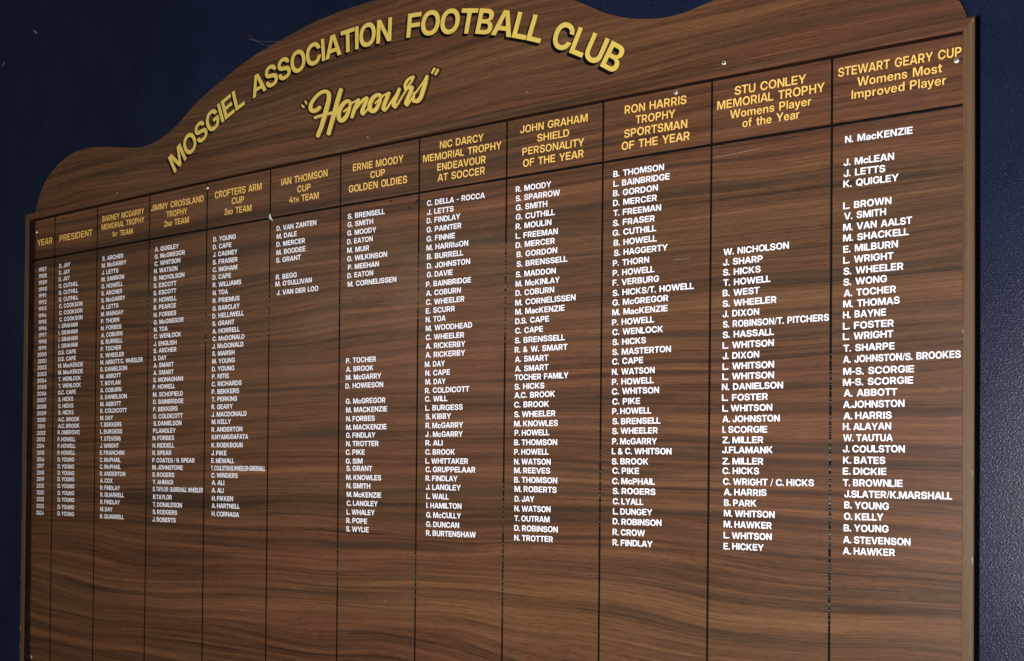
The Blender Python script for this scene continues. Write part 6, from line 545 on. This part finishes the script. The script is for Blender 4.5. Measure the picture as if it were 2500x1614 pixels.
def rule(points, width, pale_spans, name):
    V, F, fm = [], [], []
    h = 0.0007
    prof = [(-0.5, 0.0), (-0.38, 0.75), (0.0, 1.0), (0.38, 0.75), (0.5, 0.0)]
    m = len(prof)
    for i, (x, z) in enumerate(points):
        a = points[max(0, i - 1)]
        b = points[min(len(points) - 1, i + 1)]
        d = Vector((b[0] - a[0], b[1] - a[1])).normalized()
        nx, nz = d.y, -d.x
        wj = width * rr.uniform(0.88, 1.12)
        for s, q in prof:
            V.append((x - nx * s * wj, -0.0002 - h * q, z - nz * s * wj))
    for i in range(len(points) - 1):
        z = 0.5 * (points[i][1] + points[i + 1][1])
        p = 0
        for z0, z1, pr in pale_spans:
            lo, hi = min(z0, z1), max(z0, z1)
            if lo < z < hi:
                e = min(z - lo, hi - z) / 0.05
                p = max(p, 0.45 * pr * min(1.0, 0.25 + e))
        span_mat = (1 if z > 1.52 else 2) if rr.random() < p else 0  # random paler segments inside the listed height ranges, cream above and green below
        for k in range(m - 1):
            F.append((i * m + k, i * m + k + 1, (i + 1) * m + k + 1, (i + 1) * m + k))
            fm.append(span_mat)
    return mesh_obj(name, V, F, [M_RULE, M_CREAM, M_GREEN], board, fm)


for x0, z0, x1, z1, pale_spans in DATA['rules']:
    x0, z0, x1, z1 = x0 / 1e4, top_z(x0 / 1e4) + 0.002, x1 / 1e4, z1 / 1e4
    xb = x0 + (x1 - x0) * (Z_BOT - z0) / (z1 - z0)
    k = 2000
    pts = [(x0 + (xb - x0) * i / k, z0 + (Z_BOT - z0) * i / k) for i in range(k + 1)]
    rule(pts, 0.0037, [(a / 1e4, b / 1e4, p) for a, b, p in pale_spans], 'column_rule')
hp = [(p[0] / 1e4, 2.1449 + 0.0062 * 4 * (p[0] / 24000.0) * (1 - p[0] / 24000.0)) for p in DATA['head']]
hp = [(0.001, 2.1449)] + hp + [(2.4035, 2.1445)]
k = []
for a, b in zip(hp, hp[1:]):
    k += [(a[0] + (b[0] - a[0]) * i / 12, a[1] + (b[1] - a[1]) * i / 12) for i in range(12)]
rule([(x, z) for x, z in k + [hp[-1]]], 0.0046, [], 'heading_rule')

# headings and names, one mesh for each
rnd = random.Random(3)
YL = -0.00115
CAP = 0.0104
Z_TIGHT = 1.72
for key in DATA['heads']:
    V, F = write([(t, x / 1e4, z / 1e4, a / 1e4, wd / 1e4, min(cap / 1e4, 0.0162)) for t, x, z, a, wd, cap in DATA['heads'][key]], YL, rnd, loose=1.3, font=GH)
    mesh_obj('column_heading', V, F, M_HEAD, board)
for key in DATA['names']:
    rows = [(t, x / 1e4, z / 1e4, a / 1e4, wd / 1e4, CAP) for t, x, z, a, wd in DATA['names'][key]]
    blocks = [[rows[0]]]                       # a blank year starts a new block of names
    for r in rows[1:]:
        if blocks[-1][-1][2] - r[2] > 0.0245:
            blocks.append([])
        blocks[-1].append(r)
    for bl in blocks:
        V, F = write(bl, YL, rnd)
        mesh_obj('year_list' if key == 'year' else 'name_list', V, F, M_WHITE, board)

# the arched title: gold letters over a black block shadow
TCAP = 0.0465
pos = 0
for word_ in ('MOSGIEL', 'ASSOCIATION', 'FOOTBALL', 'CLUB'):
    V, F, SV, SF = [], [], [], []
    for c, x, z, th, k in DATA['title'][pos:pos + len(word_)]:
        gw, gv, gt = GT[c]
        x, z, th, k = x / 1e4, z / 1e4, th / 1e4, k / 1e4
        ct, sn = math.cos(th), math.sin(th)
        pts = []
        for vx, vz in gv:
            px, pz = (vx - gw / 2) * k, vz * TCAP
            pts.append((x + px * ct - pz * sn, z + px * sn + pz * ct))
        n0 = len(V)
        V += [(p[0], -0.0020, p[1]) for p in pts]
        F += [tuple(n0 + i for i in t) for t in gt]
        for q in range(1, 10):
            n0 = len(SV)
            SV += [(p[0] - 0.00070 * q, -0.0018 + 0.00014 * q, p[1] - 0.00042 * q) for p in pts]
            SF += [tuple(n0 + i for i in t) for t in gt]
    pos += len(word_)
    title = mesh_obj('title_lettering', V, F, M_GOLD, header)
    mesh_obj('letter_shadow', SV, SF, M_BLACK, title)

# the script word under it
H = DATA['hon']
V, F = loops_mesh(H['gold'], -0.0020)
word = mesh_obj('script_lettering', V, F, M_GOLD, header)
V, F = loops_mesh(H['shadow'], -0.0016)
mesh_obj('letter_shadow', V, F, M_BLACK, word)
V, F = loops_mesh(H['outer'], -0.0008)
V2, F2 = loops_mesh(H['inner'], -0.0012)
ol = mesh_obj('letter_outline', V + V2, F + [tuple(i + len(V) for i in f) for f in F2], [M_LINE, M_PED], word, [0] * len(F) + [1] * len(F2))


# screws
def screw(x, z, r, y=0.0):
    prof = [(1.0, 0.0), (0.97, 0.0006), (0.80, 0.0013), (0.45, 0.0018), (0.0, 0.0020)]
    V, F = [], []
    n = 16
    for pr, h in prof[:-1]:
        for i in range(n):
            a = 2 * math.pi * i / n
            V.append((x + r * pr * math.cos(a), y - h, z + r * pr * math.sin(a)))
    for j in range(3):
        for i in range(n):
            F.append((j * n + i, j * n + (i + 1) % n, (j + 1) * n + (i + 1) % n, (j + 1) * n + i))
    V.append((x, y - 0.0020, z))
    F += [(3 * n + i, 3 * n + (i + 1) % n, len(V) - 1) for i in range(n)]
    fm = [0] * len(F)
    a0 = rnd.uniform(0, 1.5)
    for a in (a0, a0 + math.pi / 2):
        c, s = math.cos(a), math.sin(a)
        n0 = len(V)
        for u, v in ((-0.55, -0.13), (0.55, -0.13), (0.55, 0.13), (-0.55, 0.13)):
            V.append((x + r * (u * c - v * s), y - 0.0021 - 0.00005 * (a > a0), z + r * (u * s + v * c)))
        F.append((n0, n0 + 1, n0 + 2, n0 + 3))
        fm.append(1)
    return mesh_obj('screw', V, F, [M_SCREW, M_SLOT], board, fm)


for key, r in dict(a=0.0030, b=0.0042, c=0.0042, d=0.0036, e=0.0042, f=0.0043, g=0.0043, h=0.0040).items():
    x, z = DATA['scr'][key]
    screw(x / 1e4, z / 1e4, r)

# a scrap of torn tape, three dark chips and scuffs on the laminate
x, z = mi['tape'][0] / 1e4, mi['tape'][1] / 1e4
V = [(x - 0.005, -0.0009, z - 0.001), (x + 0.003, -0.0012, z - 0.006), (x + 0.009, -0.0011, z - 0.009), (x + 0.004, -0.0030, z + 0.001), (x + 0.0005, -0.0014, z + 0.009), (x - 0.004, -0.0010, z + 0.005)]
mesh_obj('tape_scrap', V, [(0, 1, 3), (1, 2, 3), (3, 4, 5), (0, 3, 5)], M_TAPE, board)
for key, rx, rz, an in (('h1', 0.0042, 0.0014, -0.6), ('h2', 0.0023, 0.0028, 0.0), ('h3', 0.0036, 0.0016, 0.5)):
    ragged('chip_mark', mi[key][0] / 1e4, mi[key][1] / 1e4, rx, rz, -0.0003, M_SPECK, board, an)
for x, z, ln, th in ((0.27, 2.2685, 0.05, 0.02), (0.20, 2.268, 0.02, 0.02), (2.33, 2.262, 0.022, 0.16), (1.35, 2.277, 0.03, 0.05), (2.02, 2.268, 0.03, 0.12),
                     (2.04, 2.128, 0.11, 0.03), (1.94, 1.968, 0.035, 0.02), (0.62, 2.29, 0.004, 1.2), (1.62, 2.30, 0.004, 1.3), (1.28, 1.36, 0.004, 1.2)):
    ragged('scuff_mark', x, z, ln / 2, 0.0005 if ln > 0.01 else 0.0012, -0.0003 if z < 2.25 else -0.0004, M_SCUFF, board, th, n=10, thick=0.0002)


for x, z, rz in ((XL - FW + 0.0022, 1.200, 0.009), (XL - FW + 0.0020, 1.152, 0.005), (XL - FW + 0.0024, 1.330, 0.003), (XR + FW - 0.0024, 1.62, 0.004),
                 (XR + FW - 0.0022, 1.50, 0.006), (XR + 0.0018, 1.82, 0.003), (XR + FW - 0.003, top_z(XR) + 0.012, 0.003)):
    ragged('scuff_mark', x, z, 0.0010, rz, -DEP - 0.0002, M_SCUFF, board, 0.05, n=10, thick=0.0002)


# ------------------------------------------------------------------ cobweb beside the header
def tube(P, r, n=5):
    V, F = [], []
    for i, p in enumerate(P):
        d = (Vector(P[min(i + 1, len(P) - 1)]) - Vector(P[max(i - 1, 0)])).normalized()
        a = d.cross(Vector((0, 1, 0))).normalized()
        b = d.cross(a)
        for k in range(n):
            t = 2 * math.pi * k / n
            V.append(tuple(Vector(p) + (a * math.cos(t) + b * math.sin(t)) * r))
    for i in range(len(P) - 1):
        for k in range(n):
            F.append((i * n + k, i * n + (k + 1) % n, (i + 1) * n + (k + 1) % n, (i + 1) * n + k))
    return V, F


wx0, wz0 = mi['web0'][0] / 1e4, mi['web0'][1] / 1e4
V, F = [], []
for dx0, dz0, dx1, dz1, sag in ((-0.018, 0.004, 0.10, -0.026, 0.016), (0.0, 0.006, 0.055, -0.028, 0.012), (0.012, -0.004, 0.085, -0.034, 0.02), (-0.01, 0.010, 0.02, -0.014, 0.004)):
    P = []
    for i in range(13):
        t = i / 12
        P.append((wx0 + dx0 + (dx1 - dx0) * t + rc.uniform(-.0006, .0006), 0.0032 - 0.012 * t * (1 - t), wz0 + dz0 + (dz1 - dz0) * t - sag * 4 * t * (1 - t) * 0.35 + rc.uniform(-.0006, .0006)))
    a, b = tube(P, 0.00035)
    F += [tuple(i + len(V) for i in f) for f in b]
    V += a
web = mesh_obj('cobweb', V, F, M_WEB, base=Vector((wx0, 0.0045, wz0)))
web['label'] = 'faint grey cobweb strands on the dark wall beside the curved top edge of the board'
web['category'] = 'cobweb'
